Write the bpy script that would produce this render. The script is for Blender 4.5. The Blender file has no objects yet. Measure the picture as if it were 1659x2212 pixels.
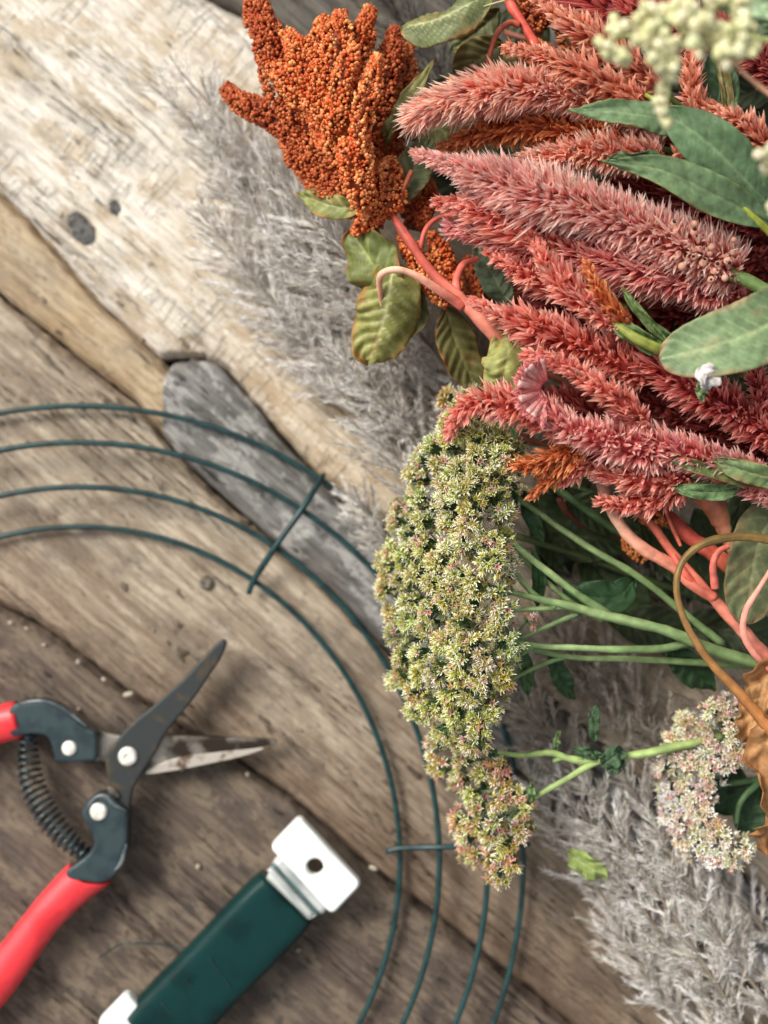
import bpy, bmesh, math, random
import numpy as np
from mathutils import Vector

random.seed(7); rng = np.random.default_rng(7)
scene = bpy.context.scene
COL = scene.collection
CM = 0.01
H = 45.0            # camera height above the table top, cm
PX = 64.0           # picture units per cm on the table top

# ---------------------------------------------------------------- camera
cam_d = bpy.data.cameras.new('camera'); cam = bpy.data.objects.new('camera', cam_d); COL.objects.link(cam)
cam.location = (0, 0, H*CM); cam.rotation_euler = (0, 0, 0)
cam_d.sensor_fit = 'VERTICAL'; cam_d.sensor_height = 36.0; cam_d.sensor_width = 27.0
cam_d.lens = 36.0*H/(2212.0/PX)
cam_d.clip_start = 0.01; cam_d.clip_end = 50
cam_d.dof.use_dof = True; cam_d.dof.focus_distance = (H-6.6)*CM
cam_d.dof.aperture_fstop = cam_d.lens/8.6
scene.camera = cam

# ---------------------------------------------------------------- sky and sun
SUN_DIR = Vector((-0.62, 0.50, 0.80)).normalized()
elev = math.asin(SUN_DIR.z); azim = math.atan2(SUN_DIR.x, SUN_DIR.y)
world = bpy.data.worlds.new('World'); scene.world = world; world.use_nodes = True
wn = world.node_tree; bg = wn.nodes['Background']
sky = wn.nodes.new('ShaderNodeTexSky'); sky.sky_type = 'NISHITA'; sky.sun_disc = False
sky.sun_elevation = elev; sky.sun_rotation = azim
sky.air_density = 1.0; sky.dust_density = 4.0; sky.ozone_density = 1.0
hs = wn.nodes.new('ShaderNodeHueSaturation'); hs.inputs['Saturation'].default_value = 0.25
wn.links.new(sky.outputs[0], hs.inputs['Color']); wn.links.new(hs.outputs[0], bg.inputs[0])
bg.inputs[1].default_value = 0.125
sd = bpy.data.lights.new('sun', 'SUN'); sd.energy = 2.45; sd.angle = math.radians(24); sd.color = (1.0, 0.95, 0.87)
so = bpy.data.objects.new('sun', sd); COL.objects.link(so)
so.rotation_euler = (-SUN_DIR).to_track_quat('-Z', 'Y').to_euler()
scene.view_settings.view_transform = 'Standard'; scene.view_settings.look = 'None'
scene.view_settings.exposure = 0.35; scene.view_settings.gamma = 1.0

# ---------------------------------------------------------------- helpers
def P(u, v, z=0.0):
    """point (metres) at height z cm above the table that the camera sees at (u, v)"""
    k = (H-z)/H/PX
    return np.array([(u-829.5)*k, -(v-1106.0)*k, z])*CM
def PP(pts): return np.array([P(*p) for p in pts])
def px(n, z=0.0): return n*(H-z)/H/PX*CM

def rgb(r, g, b):
    f = lambda c: (c/255/12.92) if c/255 <= 0.04045 else ((c/255+0.055)/1.055)**2.4
    return np.array([f(r), f(g), f(b)])

def _hash(ix, iy, seed):
    h = (ix.astype(np.int64)*374761393 + iy.astype(np.int64)*668265263 + seed*144665) & 0xffffffff
    h = ((h ^ (h >> 13))*1274126177) & 0xffffffff
    return ((h ^ (h >> 16)) & 0xffff)/65535.0
def noise(x, y, seed=0):
    x = np.asarray(x, float); y = np.asarray(y, float)
    ix = np.floor(x); iy = np.floor(y); fx = x-ix; fy = y-iy
    fx = fx*fx*(3-2*fx); fy = fy*fy*(3-2*fy)
    a = _hash(ix, iy, seed); b = _hash(ix+1, iy, seed); c = _hash(ix, iy+1, seed); d = _hash(ix+1, iy+1, seed)
    return (a*(1-fx)+b*fx)*(1-fy)+(c*(1-fx)+d*fx)*fy
def fbm(x, y, seed=0, o=4):
    s = 0; a = 0.5
    for i in range(o):
        s = s+a*noise(np.asarray(x)*2**i, np.asarray(y)*2**i, seed+i*17); a *= 0.5
    return s
def sstep(a, b, x):
    t = np.clip((x-a)/(b-a), 0, 1); return t*t*(3-2*t)

def curve(pts, n=40, closed=False):
    """Catmull-Rom through the points, resampled evenly"""
    p = np.asarray(pts, float)
    if closed: q = np.vstack([p[-1], p, p[0], p[1]])
    else: q = np.vstack([2*p[0]-p[1], p, 2*p[-1]-p[-2]])
    out = []
    for i in range(1, len(q)-2):
        t = np.linspace(0, 1, 16, endpoint=False)[:, None]
        a, b, c, d = q[i-1], q[i], q[i+1], q[i+2]
        out.append(0.5*((2*b)+(c-a)*t+(2*a-5*b+4*c-d)*t*t+(3*b-a-3*c+d)*t**3))
    out.append(q[-2][None]); o = np.vstack(out)
    L = np.r_[0, np.cumsum(np.linalg.norm(np.diff(o, axis=0), axis=1))]
    s = np.linspace(0, L[-1], n+1)[:-1] if closed else np.linspace(0, L[-1], n)
    return np.stack([np.interp(s, L, o[:, k]) for k in range(o.shape[1])], 1)

def unit(v):
    return v/np.maximum(np.linalg.norm(v, axis=-1, keepdims=True), 1e-12)
def frames(p):
    T = unit(np.gradient(p, axis=0)); N = np.zeros_like(T)
    n = np.cross(T[0], [0, 0, 1.0]); n = n if np.linalg.norm(n) > 1e-3 else np.array([1.0, 0, 0])
    n = np.cross(n, T[0])
    for i in range(len(p)):
        n = n-T[i]*np.dot(n, T[i]); n = n/max(np.linalg.norm(n), 1e-9); N[i] = n
    return T, N, np.cross(T, N)
def basis(d, roll):
    """rotation matrices (columns x,y,z) with local z along d"""
    d = unit(d); ref = np.where(np.abs(d[:, 2:3]) < 0.95, np.array([[0, 0, 1.0]]), np.array([[1.0, 0, 0]]))
    x = unit(np.cross(ref, d)); y = np.cross(d, x)
    c = np.cos(roll)[:, None]; s = np.sin(roll)[:, None]
    X = x*c+y*s; Y = -x*s+y*c
    return np.stack([X, Y, d], 2)

ORG = {}
class MB:
    def __init__(s): s.v = []; s.f = []; s.c = []; s.n = 0; s.uv = []
    def add(s, v, f, c=(1, 1, 1), uv=None):
        v = np.asarray(v, float); f = np.asarray(f, int)
        c = np.asarray(c, float)
        if c.ndim == 1: c = np.broadcast_to(c[:3], (len(v), 3))
        s.v.append(v); s.f.append(f+s.n); s.c.append(c); s.n += len(v)
        s.uv.append(uv if uv is not None else np.zeros((len(v), 2)))
    def build(s, name, mat, parent=None, smooth=True, label=None, stuff=False):
        v = np.vstack(s.v); f = np.vstack(s.f); c = np.vstack(s.c); uv = np.vstack(s.uv)
        org = ORG.get(parent.name, np.zeros(3)) if parent else np.zeros(3)
        me = bpy.data.meshes.new(name)
        k = f.shape[1]
        me.vertices.add(len(v)); me.vertices.foreach_set('co', (v-org).astype(np.float32).ravel())
        me.loops.add(len(f)*k); me.loops.foreach_set('vertex_index', f.ravel().astype(np.int32))
        me.polygons.add(len(f)); me.polygons.foreach_set('loop_start', np.arange(0, len(f)*k, k, dtype=np.int32))
        me.polygons.foreach_set('loop_total', np.full(len(f), k, np.int32))
        me.polygons.foreach_set('use_smooth', np.full(len(f), bool(smooth)))
        a = me.color_attributes.new('tint', 'FLOAT_COLOR', 'POINT')
        a.data.foreach_set('color', np.hstack([np.clip(c, 0, 1), np.ones((len(c), 1))]).astype(np.float32).ravel())
        if np.any(uv):
            l = me.uv_layers.new(name='grain'); l.data.foreach_set('uv', uv[f.ravel()].astype(np.float32).ravel())
        me.update(calc_edges=True); me.validate()
        me.materials.append(mat)
        o = bpy.data.objects.new(name, me); COL.objects.link(o)
        if parent: o.parent = parent; ORG[o.name] = org
        if label: o['label'] = label
        if stuff: o['kind'] = 'stuff'
        return o

def thing(name, label, cat, loc=(0, 0, 0), group=None, kind=None):
    o = bpy.data.objects.new(name, None); COL.objects.link(o); o.location = loc
    o.empty_display_size = 0.01
    ORG[o.name] = np.array(loc, float)
    o['label'] = label; o['category'] = cat
    if group: o['group'] = group
    if kind: o['kind'] = kind
    return o
def tag(o, label, cat, group=None):
    o['label'] = label; o['category'] = cat
    if group: o['group'] = group
    return o

def scatter(mb, T, pos, R, S, colfn):
    """T = (verts, tris, shade-parameter); colfn(param[n], idx[m]) -> (m,n,3)"""
    tv, tf, tp = T; m = len(pos); n = len(tv)
    S = np.asarray(S, float)
    if S.ndim == 1: S = np.repeat(S[:, None], 3, 1)
    v = np.einsum('mij,mnj->mni', R, tv[None]*S[:, None, :])+pos[:, None, :]
    f = (tf[None]+(np.arange(m)*n)[:, None, None]).reshape(-1, 3)
    mb.add(v.reshape(-1, 3), f, colfn(tp, m).reshape(-1, 3))

def tube(mb, p, r, sides=10, col=(1, 1, 1), flat=1.0, cap=True, ridge=0):
    p = np.asarray(p); n = len(p); r = np.interp(np.linspace(0, 1, n), np.linspace(0, 1, len(np.atleast_1d(r))), np.atleast_1d(r))
    T, N, B = frames(p)
    a = np.linspace(0, 2*math.pi, sides, endpoint=False)
    rr = (1+ridge*np.cos(a*5))[None, :, None]*r[:, None, None]
    v = p[:, None]+rr*(B[:, None]*np.cos(a)[None, :, None]+N[:, None]*np.sin(a)[None, :, None]*flat)
    idx = np.arange(n*sides).reshape(n, sides)
    q = np.stack([idx[:-1], np.roll(idx[:-1], -1, 1), np.roll(idx[1:], -1, 1), idx[1:]], -1).reshape(-1, 4)
    f = np.vstack([q[:, [0, 1, 2]], q[:, [0, 2, 3]]])
    vv = v.reshape(-1, 3)
    c = np.asarray(col, float)
    if c.ndim == 2:
        c = np.stack([np.interp(np.linspace(0, 1, n), np.linspace(0, 1, len(c)), c[:, k]) for k in range(3)], 1)
        c = np.repeat(c, sides, 0)
    else: c = np.broadcast_to(c, (len(vv), 3))
    if cap:
        vv = np.vstack([vv, p[0], p[-1]]); c = np.vstack([c, c[0], c[-1]])
        e = n*sides
        f = np.vstack([f, np.stack([np.full(sides, e), np.roll(idx[0], -1), idx[0]], 1),
                       np.stack([np.full(sides, e+1), idx[-1], np.roll(idx[-1], -1)], 1)])
    mb.add(vv, f, c)

# ---------------------------------------------------------------- materials
def new_mat(name):
    m = bpy.data.materials.new(name); m.use_nodes = True
    nt = m.node_tree; nt.nodes.clear()
    out = nt.nodes.new('ShaderNodeOutputMaterial'); b = nt.nodes.new('ShaderNodeBsdfPrincipled')
    nt.links.new(b.outputs[0], out.inputs[0])
    return m, nt, b, out
def organic(name, rough=0.55, spec=0.3, trans=0.0, nscale=900, bump=0.0, var=0.15, coat=0.0):
    """tint attribute x fine procedural variation, with light passing through thin tissue"""
    m, nt, b, out = new_mat(name); L = nt.links.new
    at = nt.nodes.new('ShaderNodeAttribute'); at.attribute_name = 'tint'
    tc = nt.nodes.new('ShaderNodeTexCoord'); no = nt.nodes.new('ShaderNodeTexNoise')
    no.inputs['Scale'].default_value = nscale; no.inputs['Detail'].default_value = 3
    L(tc.outputs['Object'], no.inputs['Vector'])
    mr = nt.nodes.new('ShaderNodeMapRange'); mr.inputs[1].default_value = 0.3; mr.inputs[2].default_value = 0.7
    mr.inputs[3].default_value = 1-var; mr.inputs[4].default_value = 1+var
    L(no.outputs[0], mr.inputs[0])
    mx = nt.nodes.new('ShaderNodeVectorMath'); mx.operation = 'SCALE'
    L(at.outputs['Color'], mx.inputs[0]); L(mr.outputs[0], mx.inputs['Scale'])
    L(mx.outputs[0], b.inputs['Base Color'])
    b.inputs['Roughness'].default_value = rough; b.inputs['Specular IOR Level'].default_value = spec
    b.inputs['Coat Weight'].default_value = coat
    if bump:
        bp = nt.nodes.new('ShaderNodeBump'); bp.inputs['Strength'].default_value = bump; bp.inputs['Distance'].default_value = 0.0005
        L(no.outputs[0], bp.inputs['Height']); L(bp.outputs[0], b.inputs['Normal'])
    if trans:
        tr = nt.nodes.new('ShaderNodeBsdfTranslucent'); L(mx.outputs[0], tr.inputs[0])
        ms = nt.nodes.new('ShaderNodeMixShader'); ms.inputs[0].default_value = trans
        L(b.outputs[0], ms.inputs[1]); L(tr.outputs[0], ms.inputs[2]); L(ms.outputs[0], out.inputs[0])
    return m
M_PETAL = organic('petal', 0.45, 0.4, 0.45, 700)
M_BEAD = organic('amaranth_grain', 0.45, 0.4, 0.15, 1500)
M_FUZZ = organic('grass_fluff', 0.8, 0.1, 0.35, 300, var=0.2)
M_LEAF = organic('leaf', 0.5, 0.3, 0.22, 420, bump=0.4, var=0.26)
M_STEM = organic('stem', 0.5, 0.35, 0.0, 260, bump=0.5, var=0.28)
M_FLORET = organic('sedum_floret', 0.5, 0.3, 0.2, 900)
M_CREAM = organic('cream_bud', 0.5, 0.3, 0.25, 600)
M_DRY = organic('dry_leaf', 0.7, 0.2, 0.15, 350, bump=0.8, var=0.35)

def solid(name, col, rough=0.4, metal=0.0, spec=0.5, coat=0.0, noise_col=None, nscale=300, lo=0.45, hi=0.6, bump=0.0, bscale=None, detail=6):
    m, nt, b, out = new_mat(name); L = nt.links.new
    b.inputs['Roughness'].default_value = rough; b.inputs['Metallic'].default_value = metal
    b.inputs['Specular IOR Level'].default_value = spec; b.inputs['Coat Weight'].default_value = coat
    tc = nt.nodes.new('ShaderNodeTexCoord'); no = nt.nodes.new('ShaderNodeTexNoise')
    no.inputs['Scale'].default_value = nscale; no.inputs['Detail'].default_value = detail
    L(tc.outputs['Object'], no.inputs['Vector'])
    if noise_col is None: noise_col = np.asarray(col)*0.8
    r = nt.nodes.new('ShaderNodeValToRGB'); r.color_ramp.elements[0].position = lo; r.color_ramp.elements[1].position = hi
    r.color_ramp.elements[0].color = (*col, 1); r.color_ramp.elements[1].color = (*noise_col, 1)
    L(no.outputs[0], r.inputs[0]); L(r.outputs[0], b.inputs['Base Color'])
    if bump:
        n2 = nt.nodes.new('ShaderNodeTexNoise'); n2.inputs['Scale'].default_value = bscale or nscale; n2.inputs['Detail'].default_value = 4
        L(tc.outputs['Object'], n2.inputs['Vector'])
        bp = nt.nodes.new('ShaderNodeBump'); bp.inputs['Strength'].default_value = bump; bp.inputs['Distance'].default_value = 0.0004
        L(n2.outputs[0], bp.inputs['Height']); L(bp.outputs[0], b.inputs['Normal'])
    return m
# ================================================================ TABLE
def wood(name, light, mid, dark, patch, patch_amt=0.5, checks=0.0, seed=0.0, rough=0.75, flake=0.0, flake_col=None):
    """weathered board: uv x runs along the grain (cm), uv y across (cm)"""
    m, nt, b, out = new_mat(name); L = nt.links.new; N = nt.nodes.new
    uv = N('ShaderNodeUVMap'); uv.uv_map = 'grain'
    def mapped(sx, sy, off=0.0, rot=0.0):
        mp = N('ShaderNodeMapping'); mp.inputs['Scale'].default_value = (sx, sy, 1); mp.inputs['Location'].default_value = (seed*3.7+off, seed*1.9+off, seed)
        mp.inputs['Rotation'].default_value = (0, 0, rot)
        L(uv.outputs[0], mp.inputs[0]); return mp.outputs[0]
    def nz(vec, scale=1.0, detail=4.0, rough_=0.6, dist=0.0):
        n = N('ShaderNodeTexNoise'); n.inputs['Scale'].default_value = scale; n.inputs['Detail'].default_value = detail
        n.inputs['Roughness'].default_value = rough_; n.inputs['Distortion'].default_value = dist
        L(vec, n.inputs['Vector']); return n.outputs[0]
    def rng_(x, a, b_, c=0.0, d=1.0):
        r = N('ShaderNodeMapRange'); r.inputs[1].default_value = a; r.inputs[2].default_value = b_
        r.inputs[3].default_value = c; r.inputs[4].default_value = d; r.interpolation_type = 'SMOOTHSTEP'; L(x, r.inputs[0]); return r.outputs[0]
    def mix(fac, a, b_):
        x = N('ShaderNodeMix'); x.data_type = 'RGBA'
        if isinstance(fac, float): x.inputs[0].default_value = fac
        else: L(fac, x.inputs[0])
        for i, c in ((6, a), (7, b_)):
            if hasattr(c, 'is_linked') or hasattr(c, 'node'): L(c, x.inputs[i])
            else: x.inputs[i].default_value = (*c, 1)
        return x.outputs[2]
    def mul(a, b_):
        x = N('ShaderNodeMath'); x.operation = 'MULTIPLY'
        for i, c in ((0, a), (1, b_)):
            if isinstance(c, (int, float)): x.inputs[i].default_value = c
            else: L(c, x.inputs[i])
        return x.outputs[0]
    def add(a, b_):
        x = N('ShaderNodeMath'); x.operation = 'ADD'
        for i, c in ((0, a), (1, b_)):
            if isinstance(c, (int, float)): x.inputs[i].default_value = c
            else: L(c, x.inputs[i])
        return x.outputs[0]
    broad = nz(mapped(0.10, 0.55), 1, 5, 0.6, 0.6)
    grain = nz(mapped(0.35, 5.0, 3.1), 1, 6, 0.65, 0.8)
    fine = nz(mapped(1.2, 22.0, 7.3), 1, 4, 0.7, 0.3)
    blot = nz(mapped(0.32, 0.55, 11.0), 1, 7, 0.68)
    speck = nz(mapped(2.2, 4.5, 5.0), 1, 5, 0.65)
    crack = nz(mapped(0.16, 3.2, 21.0), 1, 5, 0.55, 1.2)
    pits = nz(mapped(0.9, 2.4, 31.0), 1, 3, 0.5)
    col = mix(rng_(grain, 0.36, 0.64), mid, light)
    col = mix(rng_(broad, 0.5, 0.68), col, mid)
    col = mix(mul(rng_(blot, 0.5, 0.64), patch_amt), col, patch)
    if flake:
        fl = nz(mapped(0.55, 1.1, 41.0), 1, 8, 0.75)
        col = mix(mul(rng_(fl, 0.50, 0.56), flake), col, flake_col)
    col = mix(mul(rng_(fine, 0.50, 0.70), 0.65), col, dark)
    col = mix(mul(rng_(speck, 0.56, 0.70), 0.6), col, dark)
    pit = rng_(pits, 0.68, 0.74)
    col = mix(mul(pit, 0.7), col, dark)
    cr = mul(rng_(crack, 0.485, 0.5), rng_(crack, 0.515, 0.5))
    cr = mul(cr, rng_(nz(mapped(0.12, 0.5, 51.0), 1, 2), 0.5, 0.62))
    col = mix(mul(cr, 0.75), col, dark)
    hgt = add(mul(grain, 0.5), add(mul(fine, 0.5), mul(cr, -1.2)))
    hgt = add(hgt, mul(pit, -0.8)); hgt = add(hgt, mul(speck, 0.25))
    if checks:
        ck = nz(mapped(7.0, 0.8, 61.0, 0.25), 1, 4, 0.6, 0.5)
        ckm = mul(rng_(ck, 0.55, 0.62), rng_(nz(mapped(0.2, 0.4, 71.0), 1, 2), 0.48, 0.6))
        col = mix(mul(ckm, 0.6*checks), col, patch); hgt = add(hgt, mul(ckm, -0.8))
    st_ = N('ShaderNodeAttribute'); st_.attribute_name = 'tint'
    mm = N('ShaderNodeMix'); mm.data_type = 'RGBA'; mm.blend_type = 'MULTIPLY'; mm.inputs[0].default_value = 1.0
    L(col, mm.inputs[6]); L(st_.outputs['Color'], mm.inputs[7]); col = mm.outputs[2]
    L(col, b.inputs['Base Color']); b.inputs['Roughness'].default_value = rough; b.inputs['Specular IOR Level'].default_value = 0.25
    bp = N('ShaderNodeBump'); bp.inputs['Strength'].default_value = 0.9; bp.inputs['Distance'].default_value = 0.0014
    L(hgt, bp.inputs['Height']); L(bp.outputs[0], b.inputs['Normal'])
    return m

W_PALE = wood('bleached_board', rgb(246,240,228), rgb(220,209,190), rgb(112,96,78), rgb(176,169,156), 0.5, checks=0.8, seed=1.0, flake=0.6, flake_col=rgb(192,170,138))
W_TAN = wood('tan_board', rgb(206,184,152), rgb(172,148,114), rgb(88,70,50), rgb(150,140,124), 0.5, seed=2.3, flake=0.35, flake_col=rgb(206,190,164))
W_MID = wood('taupe_board', rgb(204,190,168), rgb(158,141,120), rgb(78,66,56), rgb(134,124,110), 0.7, seed=3.6, flake=0.35, flake_col=rgb(124,106,88))
W_LOW = wood('brown_board', rgb(124,110,96), rgb(94,81,72), rgb(44,38,34), rgb(84,78,73), 0.7, seed=4.9, flake=0.6, flake_col=rgb(146,130,110))
W_SLATE = wood('slate_board', rgb(150,148,143), rgb(98,96,92), rgb(46,43,40), rgb(112,100,90), 0.55, seed=6.2, rough=0.5, flake=0.75, flake_col=rgb(190,188,182))  # flakes lightened here to paint the strip's bright streak highlights
W_GREY = wood('grey_board', rgb(120,114,104), rgb(84,80,74), rgb(44,40,36), rgb(140,128,108), 0.5, seed=7.7)
W_UNDER = solid('under_table', rgb(34,30,26), 0.9)

table = thing('wooden_table', 'weathered rustic table top of rough bleached and brown boards under the flowers', 'table', (0, 0, -0.02))
def bfun(pts):
    p = np.array(pts, float)
    def f(u):
        u = np.asarray(u, float); y = np.interp(u, p[:, 0], p[:, 1])
        s0 = 0.86; s1 = 0.9
        y = np.where(u < p[0, 0], p[0, 1]+(u-p[0, 0])*s0, y); y = np.where(u > p[-1, 0], p[-1, 1]+(u-p[-1, 0])*s1, y)
        return y
    return f
A = bfun([(300,-130),(450,-4),(570,55),(680,150),(1000,440),(1659,1060)])
B = bfun([(0,420),(60,478),(110,530),(160,590),(215,655),(330,762),(350,772),(440,768),(492,800),(560,880),(620,955),(700,1040),(850,1190),(1659,1940)])
B2 = bfun([(0,420),(60,478),(110,530),(160,590),(215,655),(330,762),(345,775)])
C1 = bfun([(0,640),(130,745),(300,880),(345,940)])
DU = bfun([(345,850),(350,812),(368,786),(410,774),(470,780),(560,884),(620,960),(700,1045),(850,1195),(1659,1945)])
DL = bfun([(345,900),(352,940),(375,975),(430,1030),(560,1145),(700,1262),(850,1420),(1659,2150)])
C3 = bfun([(0,640),(130,745),(300,880),(345,940),(375,980),(430,1035),(560,1150),(700,1267),(850,1425),(1659,2155)])
D = bfun([(0,1310),(70,1345),(140,1392),(215,1450),(290,1510),(400,1580),(500,1640),(620,1718),(700,1790),(800,1880),(900,1950),(1000,2030),(1250,2228)])
E = bfun([(0,2390),(1000,3110)])
sh = lambda f, d: (lambda u: f(u)+d)

def plank(top, bot, u0, u1, mat, seed, gap=5.0, z=0.0, rnd=16.0, nu=330, nt=44, relief=0.05, label=None, blunt0=0, name='plank', crown=0.0, stain=(60, .5, (.62, .56, .52)), tone_along=None):
    u = np.linspace(u0, u1, nu)
    if u0 < -1000: u = np.unique(np.r_[np.linspace(u0, -60, 50), np.linspace(-60, 1720, nu-100), np.linspace(1720, u1, 50)])
    nu = len(u)
    a = np.linspace(0, 1, nt); t = 0.5-0.5*np.cos(a*math.pi); t = 0.35*a+0.65*t
    lo = bot(u)-gap-7*(fbm(u*0.02, u*0+seed, seed+1)-0.5)-5*(noise(u*0.07, u*0, seed+2)-0.5)
    hi = top(u)+gap+7*(fbm(u*0.02, u*0+seed, seed+3)-0.5)+5*(noise(u*0.07, u*0, seed+4)-0.5)
    U = np.repeat(u[:, None], nt, 1); V = hi[:, None]+(lo-hi)[:, None]*t[None]
    al = (U*0.76+V*0.65)/PX; ac = (-U*0.65+V*0.76)/PX
    d = np.minimum(V-hi[:, None], lo[:, None]-V)*0.75
    if blunt0: d = np.minimum(d, (U-u0)*0.9)
    zz = z-0.32*(1-sstep(0, rnd*.7, d))-0.05*(1-sstep(0, rnd*3.0, d))
    if crown: zz = zz+crown*np.sin(np.clip(t,0,1)*math.pi)[None]
    zz = zz+relief*(fbm(al*0.45, ac*4.2, seed+9, 4)-0.5)*1.5+relief*1.2*(fbm(al*0.25, ac*0.7, seed+21, 3)-0.5)
    ck = sstep(0.80, 0.9, noise(al*0.22, ac*2.0, seed+33)); zz = zz-ck*relief*1.2
    for (hu, hv, hr, hd) in HOLES:
        q = np.hypot((U-hu), (V-hv))/hr; zz = zz-hd*np.exp(-q*q)
    X = (U-829.5)/PX; Y = -(V-1106)/PX
    top_v = np.stack([X, Y, zz], -1)*CM
    # damp dirt staining that creeps in from the joints
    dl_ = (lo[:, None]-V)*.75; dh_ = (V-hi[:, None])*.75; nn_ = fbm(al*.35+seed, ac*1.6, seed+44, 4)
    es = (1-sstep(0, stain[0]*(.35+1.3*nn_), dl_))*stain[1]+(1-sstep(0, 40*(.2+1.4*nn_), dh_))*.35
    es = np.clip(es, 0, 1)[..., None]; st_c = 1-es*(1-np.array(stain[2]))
    if tone_along:     # tint darkens along the board, towards the lower right
        wv_ = sstep(tone_along[0], tone_along[1], U+V*.8+420*(fbm(al*.25, ac*.8, seed+60, 5)-.5))[..., None]
        st_c = st_c*(1-wv_*(1-np.array(tone_along[2])))
    st_c = np.pad(st_c, ((1, 1), (1, 1), (0, 0)), 'edge')
    # side skirts
    s0 = top_v[:, :1].copy(); s0[..., 2] = -1.6*CM; s1 = top_v[:, -1:].copy(); s1[..., 2] = -1.6*CM
    G = np.concatenate([s0, top_v, s1], 1)
    e0 = G[:1].copy(); e0[..., 2] = -1.6*CM; e1 = G[-1:].copy(); e1[..., 2] = -1.6*CM
    G = np.concatenate([e0, G, e1], 0)
    UVg = np.stack([al, ac], -1); UVg = np.pad(UVg, ((1, 1), (1, 1), (0, 0)), 'edge')
    n0, n1 = G.shape[:2]; idx = np.arange(n0*n1).reshape(n0, n1)
    q = np.stack([idx[:-1, :-1], idx[:-1, 1:], idx[1:, 1:], idx[1:, :-1]], -1).reshape(-1, 4)
    q = q[:, ::-1]
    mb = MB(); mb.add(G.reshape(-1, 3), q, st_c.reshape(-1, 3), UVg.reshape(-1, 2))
    return mb.build(name, mat, table, label=label)
HOLES = [(175, 492, 30, 0.28), (247, 447, 13, 0.25), (318, 368, 17, 0.12), (440, 725, 22, 0.12), (60, 870, 14, 0.12), (1, 965, 20, .1), (90, 1080, 22, .1), (700, 555, 20, .1)]
plank(sh(A, -2400), sh(A, -1650), -1300, 2900, W_GREY, 90, nu=240, nt=14)
plank(sh(A, -1650), sh(A, -850), -1300, 2900, W_LOW, 91, nu=240, nt=14)
plank(sh(A, -850), A, -1300, 2900, W_GREY, 92, z=-0.15, nu=320, nt=30, label='dark grey board at the top edge')
plank(A, B, -1300, 2900, W_PALE, 93, nu=520, nt=90, gap=1, tone_along=(700, 1500, (.80, .72, .62)), relief=0.09, rnd=14, label='wide bleached cream board')
plank(B2, C1, -1300, 343, W_TAN, 94, nu=420, nt=40, z=-0.08, gap=4, label='narrow tan board')
plank(DU, DL, 346, 2900, W_SLATE, 95, nu=420, nt=44, z=0.02, gap=1, rnd=10, relief=0.10, blunt0=1, crown=0.1, label='dark slate grey strip with a blunt rounded end')
plank(C3, D, -1300, 2900, W_MID, 96, tone_along=(1300, 2700, (.66, .62, .60)), nu=520, nt=80, gap=4, relief=0.07, stain=(260, .85, (.62, .54, .50)), label='taupe board beneath the wire hoops')
plank(D, E, -1300, 2900, W_LOW, 97, tone_along=(1900, 3000, (.84, .82, .82)), nu=520, nt=90, gap=7, relief=0.06, z=-0.04, label='dark brown board beneath the secateurs')
plank(E, sh(E, 850), -1300, 2900, W_MID, 98, nu=240, nt=16)
plank(sh(E, 850), sh(E, 1700), -1300, 2900, W_LOW, 99, nu=240, nt=16)
mb = MB()
c = [P(-1290, v, 0) for v in (-1500, 4600)]+[P(2890, v, 0) for v in (4600, -1500)]
c = np.array([[q[0], q[1], -0.012] for q in [P(-1250, -3200), P(-1250, 2700), P(2880, 6500), P(2880, 600)]])
lo = c.copy(); lo[:, 2] = -0.03
mb.add(np.vstack([c, lo]), [[0, 1, 2, 3], [7, 6, 5, 4], [0, 4, 5, 1], [1, 5, 6, 2], [2, 6, 7, 3], [3, 7, 4, 0]])
mb.build('underframe', W_UNDER, table, smooth=False)
# dark knots standing in the pale board
M_KNOT = solid('knot', rgb(92,90,86), 0.7, noise_col=rgb(50,46,42), nscale=500, bump=0.8)
def knot(u, v, ru, rv, rot, z, lab=None, name='knot', mat=None):
    n, k = 26, 7; vs = [P(u, v, 0)+np.array([0, 0, (z+0.02)*CM])]
    for j in range(1, k):
        f = j/(k-1)
        for i in range(n):
            a = 2*math.pi*i/n; w = 1+(0.10 if name == 'knot' else .03)*(math.sin(a*2+u)+.8*math.sin(a*5+1)+.5*math.sin(a*9))
            x = ru*f*w*math.cos(a); y = rv*f*w*math.sin(a)
            q = P(u+x*math.cos(rot)-y*math.sin(rot), v+x*math.sin(rot)+y*math.cos(rot), 0)
            q[2] = (z-0.03*f*f+0.03*noise(x*.2, y*.2, 3))*CM-(0.0025 if j == k-1 else 0); vs.append(q)
    fs = [[0, 1+(i+1) % n, 1+i] for i in range(n)]
    for j in range(1, k-1):
        for i in range(n):
            a = 1+(j-1)*n+i; b_ = 1+(j-1)*n+(i+1) % n; fs += [[a, b_, b_+n], [a, b_+n, a+n]]
    m = MB(); m.add(vs, fs); return m.build(name, mat or M_KNOT, table, label=lab)
knot(176, 494, 52, 27, .85, -0.05, 'long dark knot in the bleached board')
knot(247, 447, 22, 15, 1.3, -0.08)
M_NAIL = solid('nail', rgb(120,112,100), 0.5, 0.4, noise_col=rgb(70,60,50), nscale=700)
knot(446, 1259, 18, 17, 0, 0.12, 'nail head in the taupe board', 'nail_head', M_NAIL)

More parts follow.
